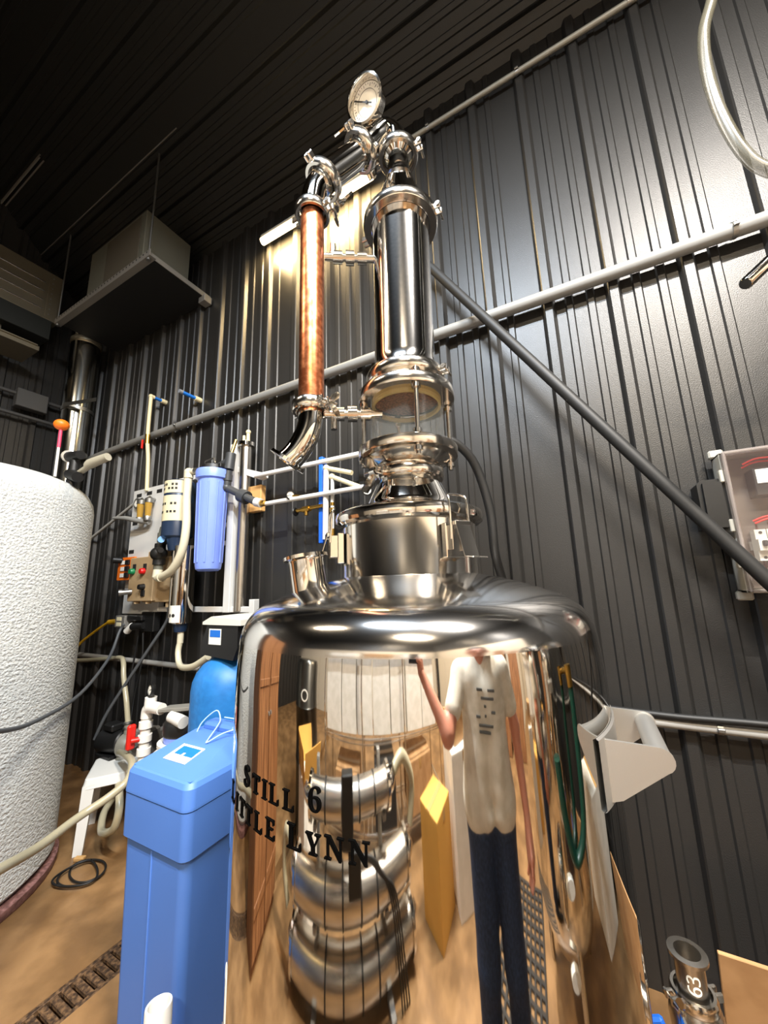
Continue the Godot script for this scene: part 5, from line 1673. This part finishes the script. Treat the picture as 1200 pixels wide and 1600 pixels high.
# ---------------------------------------------------------------- behind the photographer (seen mirrored in the kettle)
func build_behind() -> void:
	var steel: Material = mats["polished"]
	# wire rack with white cartons
	var rk := thing("wire_rack", "chrome wire rack holding white cartons, mirrored in the kettle", "shelf", Vector3(-0.1, 0, 1.55))
	var mb: MB
	for x in [-1.25, -0.42, 0.42, 1.25]:
		for z in [-0.22, 0.22]:
			mb = MB.new()
			mb.cyl(Vector3(x, 0, z), Vector3(x, 1.9, z), 0.014, 0.014, 12)
			part(rk, "post", mb, steel)
	for y in [0.14, 0.66, 1.66]:
		mb = MB.new()
		for s in [-1.0, 1.0]:
			mb.tube([Vector3(-1.27, y, s * 0.23), Vector3(1.27, y, s * 0.23)], 0.008, 8, 0)
			mb.tube([Vector3(-1.27, y - 0.03, s * 0.23), Vector3(1.27, y - 0.03, s * 0.23)], 0.006, 8, 0)
			mb.tube([Vector3(s * 1.27, y, -0.23), Vector3(s * 1.27, y, 0.23)], 0.008, 8, 0)
		for i in 34:
			mb.box(Vector3(-1.25 + i * 0.0757, y + 0.006, 0), Vector3(0.004, 0.004, 0.46), 0.0)
		part(rk, "shelf", mb, steel)
	var xs := -1.22
	var rng := RandomNumberGenerator.new()
	rng.seed = 4
	var which := ["first white carton from the left on the rack, mirrored in the kettle", "second white carton from the left on the rack", "third white carton from the left on the rack", "fourth white carton from the left on the rack", "fifth white carton from the left on the rack", "sixth white carton from the left on the rack", "rightmost white carton on the rack"]
	for i in 7:
		var w := 0.30 + 0.05 * rng.randf()
		var h := 0.88 + 0.05 * rng.randf()
		carton("white_carton", which[i], Vector3(-0.1 + xs + w / 2, 0.674, 1.55), Vector3(w, h, 0.34), rng.randf_range(-1.5, 1.5), mats["white_card"], "white cartons on the rack")
		xs += w + 0.02
	xs = -1.15
	for i in 3:
		carton("top_carton", ["long tan carton on the left end of the top rack shelf", "long tan carton at the middle of the top rack shelf", "long tan carton on the right end of the top rack shelf"][i], Vector3(-0.1 + xs + 0.3, 1.674, 1.55), Vector3(0.62, 0.20, 0.34), rng.randf_range(-3, 3), mats["white_card"] if i != 1 else mats["cardboard"], "long cartons on the top shelf")
		xs += 0.78
	for q in [[Vector3(-0.85, 0.154, 1.5), Vector3(0.5, 0.30, 0.36), "cardboard"], [Vector3(-0.1, 0.154, 1.5), Vector3(0.4, 0.36, 0.36), "dark_print"], [Vector3(0.62, 0.154, 1.5), Vector3(0.5, 0.32, 0.36), "cardboard"]]:
		carton("low_carton", ["brown carton on the left of the lowest rack shelf", "black carton in the middle of the lowest rack shelf", "brown carton on the right of the lowest rack shelf"][0 if q[0].x < -0.5 else (1 if q[0].x < 0.3 else 2)], q[0], q[1], 0.0, mats[q[2]], "cartons on the lowest shelf")
	# stack of three stainless heat exchanger tubes on a stand
	var hx := thing("heat_exchanger", "stack of three horizontal steel exchanger tubes, mirrored in the kettle", "heat exchanger", Vector3(-0.62, 0, 0.50), -16.0)
	for q in [[0.73, 0.50, 0.08], [0.40, 0.72, 0.10], [0.13, 0.76, 0.10]]:
		mb = MB.new()
		mb.tube([Vector3(-q[1], q[0], 0), Vector3(q[1], q[0], 0)], q[2], 28, 0)
		var tb := part(hx, "tube", mb, mats["brushed"])
		for s in [-1.0, 1.0]:
			mb = MB.new()
			mb.lathe([Vector2(q[2], -0.015), Vector2(q[2] + 0.018, -0.015), Vector2(q[2] + 0.018, 0.015), Vector2(q[2], 0.015)], 28, Transform3D(MB.aim(Vector3.RIGHT), Vector3(s * (q[1] - 0.02), q[0], 0)))
			mb.tube([Vector3(s * q[1], q[0], 0), Vector3(s * (q[1] + 0.05), q[0], 0), Vector3(s * (q[1] + 0.08), q[0] + 0.03, 0)], [0.05, 0.04, 0.03], 16, 3)
			part(tb, "end_cap", mb, steel)
		for x in [-0.28, -0.08, 0.12, 0.3]:
			mb = MB.new()
			mb.lathe([Vector2(q[2] + 0.0005, -0.008), Vector2(q[2] + 0.004, -0.008), Vector2(q[2] + 0.004, 0.008), Vector2(q[2] + 0.0005, 0.008)], 28, Transform3D(MB.aim(Vector3.RIGHT), Vector3(x, q[0], 0)))
			part(tb, "black_strap", mb, mats["black_rubber"])
	mb = MB.new()
	for x in [-0.42, 0.42]:
		mb.box(Vector3(x, 0.42, 0.14), Vector3(0.04, 0.84, 0.04), 0.003)
		mb.box(Vector3(x, 0.02, 0.0), Vector3(0.05, 0.04, 0.34), 0.003)
		for y in [0.635, 0.285, 0.02]:
			mb.box(Vector3(x, y, 0.05), Vector3(0.04, 0.03, 0.2), 0.003)
	part(hx, "stand", mb, mats["dull_zinc"])
	for q in [[Vector3(0.58, 0.77, 0), Vector3(0.72, 0.80, 0.0), Vector3(0.86, 0.66, 0.0), Vector3(0.80, 0.49, 0)], [Vector3(-0.80, 0.49, 0), Vector3(-0.92, 0.50, 0.0), Vector3(-0.95, 0.36, 0.0), Vector3(-0.86, 0.23, 0)]]:
		mb = MB.new()
		mb.tube(q, 0.034, 16, 6)
		part(hx, "hose_bend", mb, mats["milky_hose"])
	mb = MB.new()
	mb.box(Vector3(-0.02, 0.76, -0.12), Vector3(0.12, 0.26, 0.06), 0.006)
	mb.box(Vector3(0.05, 0.54, -0.11), Vector3(0.13, 0.16, 0.05), 0.006)
	part(hx, "controller", mb, mats["black_plastic"])
	for i in 4:
		mb = MB.new()
		mb.tube([Vector3(0.10 + 0.02 * i, 0.60, -0.13), Vector3(0.26 + 0.02 * i, 0.58 - 0.02 * i, -0.16), Vector3(0.42 + 0.02 * i, 0.42, -0.16), Vector3(0.50 + 0.025 * i, 0.14, -0.15), Vector3(0.52 + 0.03 * i, 0.01, -0.15)], 0.008, 8, 5)
		part(hx, "control_cord", mb, mats["black_rubber"])
	# tall brown cabinet on the left
	var cb := thing("plank_cabinet", "tall brown wooden cabinet with two plank doors, mirrored at the kettle's left side", "cabinet", Vector3(-1.80, 0, -0.03), 70.0)
	mb = MB.new()
	mb.box(Vector3(0, 0.95, -0.16), Vector3(0.62, 1.90, 0.28), 0.006)
	part(cb, "carcass", mb, mats["wood"])
	for s in [-1.0, 1.0]:
		mb = MB.new()
		mb.box(Vector3(s * 0.157, 0.96, 0.0), Vector3(0.298, 1.80, 0.03), 0.006)
		mb.box(Vector3(s * 0.157, 1.22, 0.02), Vector3(0.27, 0.05, 0.014), 0.003)
		mb.box(Vector3(s * 0.157, 0.25, 0.02), Vector3(0.27, 0.05, 0.014), 0.003)
		var dd := part(cb, "door", mb, mats["wood"])
		mb = MB.new()
		mb.cyl(Vector3(s * 0.03, 1.0, 0.015), Vector3(s * 0.03, 1.0, 0.045), 0.012, 0.016, 12)
		part(dd, "knob", mb, mats["dull_zinc"])
	# dark keg and open cardboard carton
	var kg := thing("steel_drum", "dark steel drum with a pale emblem left of the white cartons, mirrored", "drum", Vector3(-1.85, 0, 1.20))
	mb = MB.new()
	mb.lathe([Vector2(0.0, 0.0), Vector2(0.21, 0.0), Vector2(0.22, 0.02), Vector2(0.22, 0.45), Vector2(0.228, 0.46), Vector2(0.22, 0.47), Vector2(0.22, 0.90), Vector2(0.228, 0.91), Vector2(0.22, 0.92), Vector2(0.22, 1.38), Vector2(0.20, 1.41), Vector2(0.0, 1.42)], 40)
	kg.scale = Vector3(1.3, 1.0, 1.3)
	part(kg, "drum", mb, plain("drum_dark", Color(0.28, 0.27, 0.25), 0.3, 0.9))
	mb = MB.new()
	mb.lathe([Vector2(0.05, -0.003), Vector2(0.065, -0.003), Vector2(0.065, 0.003), Vector2(0.05, 0.003)], 24, Transform3D(MB.aim(Vector3(0.5, 0, -0.86)), Vector3(0.111, 1.05, -0.191)))
	part(kg, "emblem", mb, mats["paper"])
	var oc := thing("open_carton", "open yellowish carton with raised flaps beside the exchanger, mirrored", "box", Vector3(-1.42, 0, 0.74), 30.0)
	mb = MB.new()
	var yel := plain("carton_yellow", Color(0.80, 0.60, 0.28), 0.7)
	mb.box(Vector3(0, 0.30, 0), Vector3(0.36, 0.60, 0.30), 0.004)
	part(oc, "carton", mb, mats["white_card"])
	for s in [-1.0, 1.0]:
		mb = MB.new()
		mb.box(Vector3(s * 0.19, 0.70, 0), Vector3(0.006, 0.20, 0.30), 0.001, Basis(Vector3.BACK, -s * 0.25))
		mb.box(Vector3(s * 0.09, 0.70, -0.15), Vector3(0.17, 0.20, 0.006), 0.001, Basis(Vector3.RIGHT, -0.2))
		part(oc, "flap", mb, yel)
	# cartons and mat right of the photographer
	carton("tall_carton", "tall white carton standing behind the photographer", Vector3(1.02, 0, 0.62), Vector3(0.42, 0.74, 0.40), 20.0, mats["white_card"])
	carton("long_carton", "yellowish carton on the floor between photographer and exchanger", Vector3(0.56, 0, 0.72), Vector3(0.34, 0.52, 0.30), -20.0, yel)
	carton("stacked_carton", "brown carton lying on the tall white carton", Vector3(1.05, 0.745, 0.66), Vector3(0.36, 0.26, 0.32), 8.0, mats["cardboard"])
	var mat := thing("rubber_mat", "black rubber drain mat with rows of holes on the floor", "mat", Vector3(1.14, 0, -0.21))
	mb = MB.new()
	for i in 15:
		mb.box(Vector3(-0.42 + i * 0.06, 0.007, 0), Vector3(0.022, 0.014, 0.56), 0.002)
		if i < 10:
			mb.box(Vector3(0, 0.007, -0.27 + i * 0.06), Vector3(0.86, 0.013, 0.022), 0.002)
	part(mat, "lattice", mb, plain("mat_black", Color(0.10, 0.10, 0.10), 0.6))
	# tall things along the right that streak the kettle's right side
	var k2 := thing("steel_vessel", "second polished steel vessel on legs right of the photographer, mirrored in the kettle", "tank", Vector3(1.08, 0, -0.90))
	mb = MB.new()
	mb.lathe([Vector2(0.0, 0.24), Vector2(0.10, 0.26), Vector2(0.18, 0.30), Vector2(0.24, 0.37), Vector2(0.27, 0.46), Vector2(0.275, 0.55), Vector2(0.275, 1.45), Vector2(0.265, 1.53), Vector2(0.22, 1.60), Vector2(0.12, 1.65), Vector2(0.0, 1.66)], 64)
	k2.scale = Vector3(1.4, 1.0, 1.4)
	var kv := part(k2, "vessel", mb, mats["polished"])
	for a in [30.0, 150.0, 270.0]:
		mb = MB.new()
		var q := Vector3(sin(deg_to_rad(a)), 0, cos(deg_to_rad(a))) * 0.24
		mb.cyl(q, q + Vector3(0, 0.45, 0), 0.02, 0.02, 12)
		part(kv, "leg", mb, mats["brushed"])
	mb = MB.new()
	mb.tube([Vector3(-0.24, 0.75, 0.06), Vector3(-0.33, 0.74, 0.08), Vector3(-0.34, 0.66, 0.08), Vector3(-0.33, 0.58, 0.08), Vector3(-0.24, 0.57, 0.06)], 0.014, 12, 5)
	part(kv, "handle", mb, mats["polished"])
	for q in [[0.62, 0.02], [0.38, 0.05]]:
		mb = MB.new()
		mb.cyl(Vector3(-0.262, q[0], q[1]), Vector3(-0.285, q[0], q[1]), 0.03, 0.03, 18)
		part(kv, "white_knob", mb, mats["white_plastic"])
	mb = MB.new()
	mb.cyl(Vector3(-0.30, 1.36, -0.16), Vector3(-0.30, 1.26, -0.16), 0.03, 0.026, 12)
	mb.cyl(Vector3(-0.22, 1.33, -0.13), Vector3(-0.31, 1.33, -0.16), 0.018, 0.018, 12)
	part(kv, "brass_fitting", mb, mats["brass"])
	mb = MB.new()
	mb.tube([Vector3(-0.30, 1.27, -0.16), Vector3(-0.305, 1.05, -0.165), Vector3(-0.30, 0.80, -0.14), Vector3(-0.29, 0.70, -0.05), Vector3(-0.285, 0.80, 0.0), Vector3(-0.28, 1.0, 0.02)], 0.022, 12, 6)
	part(kv, "green_hose", mb, plain("hose_green", Color(0.05, 0.22, 0.17), 0.35))
	for q in [[Vector3(2.98, 0, -0.1), 1.75, "tall brown board leaning on the right wall, nearest the steel vessel"], [Vector3(2.98, 0, 0.45), 1.95, "tall brown board leaning on the right wall, farther from the steel vessel"]]:
		var bd := thing("leaning_board", q[2], "board", q[0])
		mb = MB.new()
		mb.box(Vector3(0.14, q[1] / 2, 0), Vector3(0.02, q[1], 0.42), 0.003, Basis(Vector3.BACK, -0.13))
		part(bd, "board", mb, mats["wood"])
	carton("floor_carton", "white carton on the floor beside the black wall, right of the cardboard sheet", Vector3(1.25, 0, -1.70), Vector3(0.40, 0.62, 0.36), 0.0, mats["white_card"])


func carton(called: String, label: String, at: Vector3, size: Vector3, turn: float, m: Material, group := "") -> void:
	var c := thing(called, label, "box", at, turn, group)
	var mb := MB.new()
	mb.box(Vector3(0, size.y / 2, 0), size, 0.004)
	part(c, "carton", mb, m)
	mb = MB.new()
	mb.box(Vector3(0, size.y + 0.001, 0), Vector3(size.x, 0.002, 0.05), 0.0)
	mb.box(Vector3(0, size.y - 0.03, -size.z / 2 - 0.001), Vector3(0.05, 0.06, 0.002), 0.0)
	part(c, "tape", mb, plain("tape_tan", Color(0.70, 0.55, 0.34), 0.3))


# ---------------------------------------------------------------- the photographer
# surface nets over smooth-joined tapered capsules: bones are [from, to, radius from, radius to]
func flesh(mb: MB, bones: Array, cell: float, k: float) -> void:
	var lo := Vector3.ONE * 1e9
	var hi := -lo
	for b in bones:
		var r := maxf(b[2], b[3]) + cell * 3.0
		for p in [b[0], b[1]]:
			lo = lo.min(p - Vector3.ONE * r)
			hi = hi.max(p + Vector3.ONE * r)
	var nx := int((hi.x - lo.x) / cell) + 2
	var ny := int((hi.y - lo.y) / cell) + 2
	var nz := int((hi.z - lo.z) / cell) + 2
	var g := PackedFloat32Array()
	g.resize(nx * ny * nz)
	g.fill(1.0)
	for b in bones:
		var a: Vector3 = b[0]
		var ba: Vector3 = b[1] - a
		var len2 := maxf(ba.length_squared(), 1e-9)
		var ra: float = b[2]
		var rb: float = b[3]
		var m := maxf(ra, rb) + k + cell * 2.0
		var p0 := (a.min(b[1]) - Vector3.ONE * m - lo) / cell
		var p1 := (a.max(b[1]) + Vector3.ONE * m - lo) / cell
		for iz in range(maxi(0, int(p0.z)), mini(nz, int(p1.z) + 1)):
			for iy in range(maxi(0, int(p0.y)), mini(ny, int(p1.y) + 1)):
				var row := (iz * ny + iy) * nx
				for ix in range(maxi(0, int(p0.x)), mini(nx, int(p1.x) + 1)):
					var pa := lo + Vector3(ix, iy, iz) * cell - a
					var t := clampf(pa.dot(ba) / len2, 0.0, 1.0)
					var d := (pa - ba * t).length() - lerpf(ra, rb, t)
					var e := g[row + ix]
					if d < e + k:
						var h := maxf(k - absf(e - d), 0.0) / k
						g[row + ix] = minf(e, d) - h * h * k * 0.25
	var sy := nx
	var sz := nx * ny
	var off := PackedInt32Array([0, 1, sy, sy + 1, sz, sz + 1, sz + sy, sz + sy + 1])
	var ids := {}
	var vs := PackedVector3Array()
	var ns := PackedVector3Array()
	for iz in nz - 1:
		for iy in ny - 1:
			var row := (iz * ny + iy) * nx
			for ix in nx - 1:
				var c := row + ix
				var neg := 0
				for o in off:
					if g[c + o] < 0.0:
						neg += 1
				if neg == 0 or neg == 8:
					continue
				var sum := Vector3()
				var cnt := 0
				for e in EDGES:
					var d0 := g[c + off[e[0]]]
					var d1 := g[c + off[e[1]]]
					if (d0 < 0.0) != (d1 < 0.0):
						sum += CORNERS[e[0]].lerp(CORNERS[e[1]], d0 / (d0 - d1))
						cnt += 1
				ids[c] = vs.size()
				vs.append(lo + (Vector3(ix, iy, iz) + sum / cnt) * cell)
				var gx := g[c + 1] + g[c + sy + 1] + g[c + sz + 1] + g[c + sz + sy + 1] - g[c] - g[c + sy] - g[c + sz] - g[c + sz + sy]
				var gy := g[c + sy] + g[c + sy + 1] + g[c + sz + sy] + g[c + sz + sy + 1] - g[c] - g[c + 1] - g[c + sz] - g[c + sz + 1]
				var gz := g[c + sz] + g[c + sz + 1] + g[c + sz + sy] + g[c + sz + sy + 1] - g[c] - g[c + 1] - g[c + sy] - g[c + sy + 1]
				ns.append(Vector3(gx, gy, gz).normalized())
	for c in ids:
		for ax in 3:
			var st := [1, sy, sz][ax] as int
			var u := [sy, sz, 1][ax] as int
			var w := [sz, 1, sy][ax] as int
			if (g[c] < 0.0) == (g[c + st] < 0.0):
				continue
			if not (ids.has(c - u) and ids.has(c - w) and ids.has(c - u - w)):
				continue
			var q := [ids[c], ids[c - u], ids[c - u - w], ids[c - w]]
			mb.tri(vs[q[0]], vs[q[1]], vs[q[2]], ns[q[0]], ns[q[1]], ns[q[2]])
			mb.tri(vs[q[0]], vs[q[2]], vs[q[3]], ns[q[0]], ns[q[2]], ns[q[3]])


const EDGES := [[0, 1], [2, 3], [4, 5], [6, 7], [0, 2], [1, 3], [4, 6], [5, 7], [0, 4], [1, 5], [2, 6], [3, 7]]
const CORNERS := [Vector3(0, 0, 0), Vector3(1, 0, 0), Vector3(0, 1, 0), Vector3(1, 1, 0), Vector3(0, 0, 1), Vector3(1, 0, 1), Vector3(0, 1, 1), Vector3(1, 1, 1)]


func build_person() -> void:
	# own axes: x to the person's left, y up, z ahead; feet at the origin
	var pt := thing("person", "person in white T-shirt and blue jeans raising a phone, mirrored in the kettle", "person", Vector3(0.46, 0, -0.27), 234.4)
	pt.scale = Vector3.ONE * 1.055
	var inv := pt.transform.affine_inverse()
	var skin := plain("skin", Color(0.78, 0.52, 0.42), 0.5)
	skin.subsurf_scatter_enabled = true
	skin.subsurf_scatter_strength = 0.1
	var ls := Vector3(0.175, 1.33, 0.0)
	var rs := Vector3(-0.175, 1.33, 0.0)
	# the raised left hand reaches the phone at the lens
	var cam := Vector3(0, 1.6, 0)
	var up := Vector3(0.11626, 0.98134, 0.15318)
	var bk := Vector3(0.45477, -0.18970, 0.87017)
	var rt := Vector3(0.88299, -0.03151, -0.46834)
	var ph := cam - up * 0.058 + bk * 0.016
	var loc := func(r: float, u: float, b: float) -> Vector3: return inv * (ph + rt * r + up * u + bk * b)
	var wr: Vector3 = loc.call(0.055, -0.105, 0.045)
	var el := Vector3(0.25, 1.11, 0.19)
	var rel := Vector3(-0.255, 1.06, 0.0)
	var rwr := Vector3(-0.265, 0.83, 0.07)
	var body := MB.new()
	var bones := [
		[Vector3(0.07, 1.30, 0.0), Vector3(0.06, 1.02, 0.0), 0.085, 0.075], [Vector3(-0.07, 1.30, 0.0), Vector3(-0.06, 1.02, 0.0), 0.085, 0.075],
		[Vector3(0.06, 1.02, 0.0), Vector3(0.075, 0.88, -0.01), 0.075, 0.09], [Vector3(-0.06, 1.02, 0.0), Vector3(-0.075, 0.88, -0.01), 0.075, 0.09],
		[Vector3(0.09, 0.85, 0.0), Vector3(0.095, 0.46, 0.01), 0.08, 0.05], [Vector3(-0.09, 0.85, 0.0), Vector3(-0.095, 0.46, 0.01), 0.08, 0.05],
		[Vector3(0.095, 0.46, 0.0), Vector3(0.10, 0.09, -0.02), 0.05, 0.034], [Vector3(-0.095, 0.46, 0.0), Vector3(-0.10, 0.09, -0.02), 0.05, 0.034],
		[Vector3(0.10, 0.05, -0.03), Vector3(0.11, 0.035, 0.12), 0.036, 0.026], [Vector3(-0.10, 0.05, -0.03), Vector3(-0.11, 0.035, 0.12), 0.036, 0.026],
		[ls, Vector3(0.05, 1.37, -0.01), 0.05, 0.05], [rs, Vector3(-0.05, 1.37, -0.01), 0.05, 0.05],
		[Vector3(0, 1.34, -0.01), Vector3(0, 1.44, 0.01), 0.056, 0.05],
		[ls, el, 0.048, 0.038], [el, wr, 0.039, 0.026], [rs, rel, 0.048, 0.038], [rel, rwr, 0.038, 0.026],
	]
	flesh(body, bones, 0.014, 0.03)
	# head: skull, jaw, nose, brow, ears
	var head := [
		[Vector3(0, 1.535, -0.01), Vector3(0, 1.52, 0.0), 0.086, 0.085], [Vector3(0, 1.46, 0.04), Vector3(0, 1.50, 0.035), 0.045, 0.062],
		[Vector3(0, 1.44, 0.065), Vector3(0, 1.445, 0.06), 0.022, 0.022], [Vector3(0, 1.42, 0.0), Vector3(0, 1.47, 0.0), 0.05, 0.055],
		[Vector3(0, 1.525, 0.092), Vector3(0, 1.492, 0.112), 0.009, 0.014], [Vector3(0.014, 1.488, 0.10), Vector3(-0.014, 1.488, 0.10), 0.010, 0.010],
		[Vector3(0.035, 1.54, 0.078), Vector3(-0.035, 1.54, 0.078), 0.016, 0.016], [Vector3(0.022, 1.462, 0.088), Vector3(-0.022, 1.462, 0.088), 0.008, 0.008],
		[Vector3(0.086, 1.52, -0.005), Vector3(0.088, 1.49, 0.0), 0.016, 0.011], [Vector3(-0.086, 1.52, -0.005), Vector3(-0.088, 1.49, 0.0), 0.016, 0.011],
	]
	flesh(body, head, 0.007, 0.014)
	# left hand closed round the phone: palm behind it, fingers over the far edge
	var hand := [[wr, loc.call(0.045, -0.055, 0.034), 0.024, 0.024], [loc.call(0.048, -0.060, 0.030), loc.call(0.020, -0.040, 0.030), 0.020, 0.016], [loc.call(0.050, -0.030, 0.026), loc.call(0.046, -0.065, 0.030), 0.015, 0.020]]
	for i in 4:
		var u: float = [-0.012, -0.032, -0.051, -0.069][i]
		var l: float = [0.020, 0.026, 0.022, 0.012][i]
		hand.append([loc.call(0.050, u - 0.012, 0.022), loc.call(0.0515, u, 0.002), 0.0095, 0.0088])
		hand.append([loc.call(0.0515, u, 0.002), loc.call(0.040, u + 0.002, -0.016), 0.0088, 0.0082])
		hand.append([loc.call(0.040, u + 0.002, -0.016), loc.call(0.040 - l, u + 0.003, -0.0165), 0.0082, 0.0074])
	hand.append([loc.call(0.018, -0.046, 0.030), loc.call(-0.020, -0.030, 0.026), 0.0125, 0.0105])
	hand.append([loc.call(-0.020, -0.030, 0.026), loc.call(-0.047, -0.018, 0.012), 0.0105, 0.0088])
	flesh(body, hand, 0.004, 0.006)
	# right hand hanging, lightly curled
	var rh := [[rwr, rwr + Vector3(0.005, -0.09, 0.02), 0.025, 0.030], [rwr + Vector3(0.002, -0.04, 0.0), rwr + Vector3(0.004, -0.085, -0.005), 0.022, 0.022]]
	for i in 4:
		var b: Vector3 = rwr + Vector3(0.002, -0.095, 0.038 - 0.019 * i)
		var ln: float = [0.038, 0.043, 0.040, 0.031][i]
		rh.append([b, b + Vector3(0.006, -ln, 0.004), 0.0098, 0.0088])
		rh.append([b + Vector3(0.006, -ln, 0.004), b + Vector3(0.026, -ln * 1.7, 0.006), 0.0088, 0.0075])
	rh.append([rwr + Vector3(0.006, -0.03, 0.02), rwr + Vector3(0.016, -0.075, 0.055), 0.014, 0.011])
	rh.append([rwr + Vector3(0.016, -0.075, 0.055), rwr + Vector3(0.024, -0.11, 0.062), 0.011, 0.0085])
	flesh(body, rh, 0.005, 0.007)
	part(pt, "body", body, skin)
	var eyes := MB.new()
	for s in [-1.0, 1.0]:
		eyes.ball(Vector3(s * 0.031, 1.522, 0.080), 0.011, 10)
	part(pt, "eyes", eyes, mats["dark_print"])
	var hair := MB.new()
	flesh(hair, [[Vector3(0, 1.56, -0.02), Vector3(0, 1.545, -0.03), 0.088, 0.092], [Vector3(0, 1.50, -0.06), Vector3(0, 1.43, -0.07), 0.06, 0.045]], 0.009, 0.02)
	part(pt, "hair", hair, plain("hair_brown", Color(0.20, 0.13, 0.09), 0.6))
	# shirt: loose, hem below the hips, short sleeves
	var shirt := MB.new()
	flesh(shirt, [
		[Vector3(0.075, 1.295, 0.0), Vector3(0.07, 1.02, 0.0), 0.105, 0.098], [Vector3(-0.075, 1.295, 0.0), Vector3(-0.07, 1.02, 0.0), 0.105, 0.098],
		[Vector3(0.07, 1.02, 0.0), Vector3(0.092, 0.875, 0.0), 0.098, 0.112], [Vector3(-0.07, 1.02, 0.0), Vector3(-0.092, 0.875, 0.0), 0.098, 0.112],
		[ls, Vector3(0.06, 1.355, -0.005), 0.064, 0.068], [rs, Vector3(-0.06, 1.355, -0.005), 0.064, 0.068],
		[ls, ls.lerp(el, 0.62), 0.064, 0.058], [rs, rs.lerp(rel, 0.62), 0.064, 0.058],
		[Vector3(0.03, 1.25, 0.055), Vector3(0.045, 0.95, 0.052), 0.06, 0.06], [Vector3(-0.03, 1.25, 0.055), Vector3(-0.045, 0.95, 0.052), 0.06, 0.06],
		[Vector3(0.10, 1.0, 0.07), Vector3(0.02, 0.86, 0.085), 0.02, 0.03], [Vector3(-0.09, 1.12, 0.075), Vector3(-0.06, 0.87, 0.085), 0.018, 0.03],
	], 0.013, 0.03)
	var sh := part(pt, "shirt", shirt, grained("shirt_cloth", Color(0.80, 0.76, 0.69), Color(0.90, 0.87, 0.81), 0.8, 2.0, 0.01, 0.0, 0.05, 0.0, 91))
	var mark := MB.new()
	for q in [[-0.05, 1.26, 0.05], [0.03, 1.27, 0.04], [-0.02, 1.23, 0.09], [0.0, 1.20, 0.016], [0.0, 1.16, 0.012], [-0.055, 1.17, 0.03], [0.05, 1.16, 0.03], [0.0, 1.12, 0.10], [0.01, 1.095, 0.08]]:
		mark.box(Vector3(q[0], q[1], 0.1135), Vector3(q[2], 0.012, 0.012), 0.002, Basis(Vector3.BACK, 0.12))
	part(sh, "shirt_print", mark, plain("faded_print", Color(0.36, 0.36, 0.35), 0.8))
	var jeans := MB.new()
	flesh(jeans, [
		[Vector3(0.07, 0.93, 0.0), Vector3(0.085, 0.82, 0.0), 0.08, 0.098], [Vector3(-0.07, 0.93, 0.0), Vector3(-0.085, 0.82, 0.0), 0.08, 0.098],
		[Vector3(0.087, 0.82, 0.0), Vector3(0.092, 0.46, 0.01), 0.096, 0.080], [Vector3(-0.087, 0.82, 0.0), Vector3(-0.092, 0.46, 0.01), 0.096, 0.080],
		[Vector3(0.10, 0.46, 0.01), Vector3(0.105, 0.10, -0.01), 0.075, 0.068], [Vector3(-0.10, 0.46, 0.01), Vector3(-0.105, 0.10, -0.01), 0.075, 0.068],
	], 0.014, 0.02)
	part(pt, "jeans", jeans, grained("denim", Color(0.10, 0.15, 0.24), Color(0.17, 0.24, 0.36), 0.85, 3.0, 0.04, 0.0, 0.05, 0.0, 92))
	for s in [-1.0, 1.0]:
		var shoe := MB.new()
		flesh(shoe, [[Vector3(s * 0.105, 0.052, -0.05), Vector3(s * 0.115, 0.045, 0.16), 0.046, 0.042], [Vector3(s * 0.105, 0.09, -0.03), Vector3(s * 0.108, 0.06, 0.04), 0.045, 0.04]], 0.01, 0.02)
		part(pt, "shoe", shoe, mats["black_rubber"])
	# the phone
	var phone := thing("phone", "dark phone held up in the photographer's hand, mirrored in the kettle", "phone", ph)
	phone.basis = Basis(rt, up, bk)
	var pm := MB.new()
	pm.box(Vector3(), Vector3(0.074, 0.152, 0.009), 0.003)
	part(phone, "case", pm, mats["black_plastic"])
	pm = MB.new()
	pm.box(Vector3(0, 0, 0.0047), Vector3(0.068, 0.144, 0.0006), 0.0)
	var scr := plain("phone_screen", Color(0.05, 0.05, 0.06), 0.1)
	part(phone, "screen", pm, scr)
	pm = MB.new()
	for q in [[-0.018, 0.058], [0.0, 0.040]]:
		pm.cyl(Vector3(q[0], q[1], -0.0045), Vector3(q[0], q[1], -0.0065), 0.008, 0.008, 16)
	part(phone, "camera_lens", pm, mats["polished"])
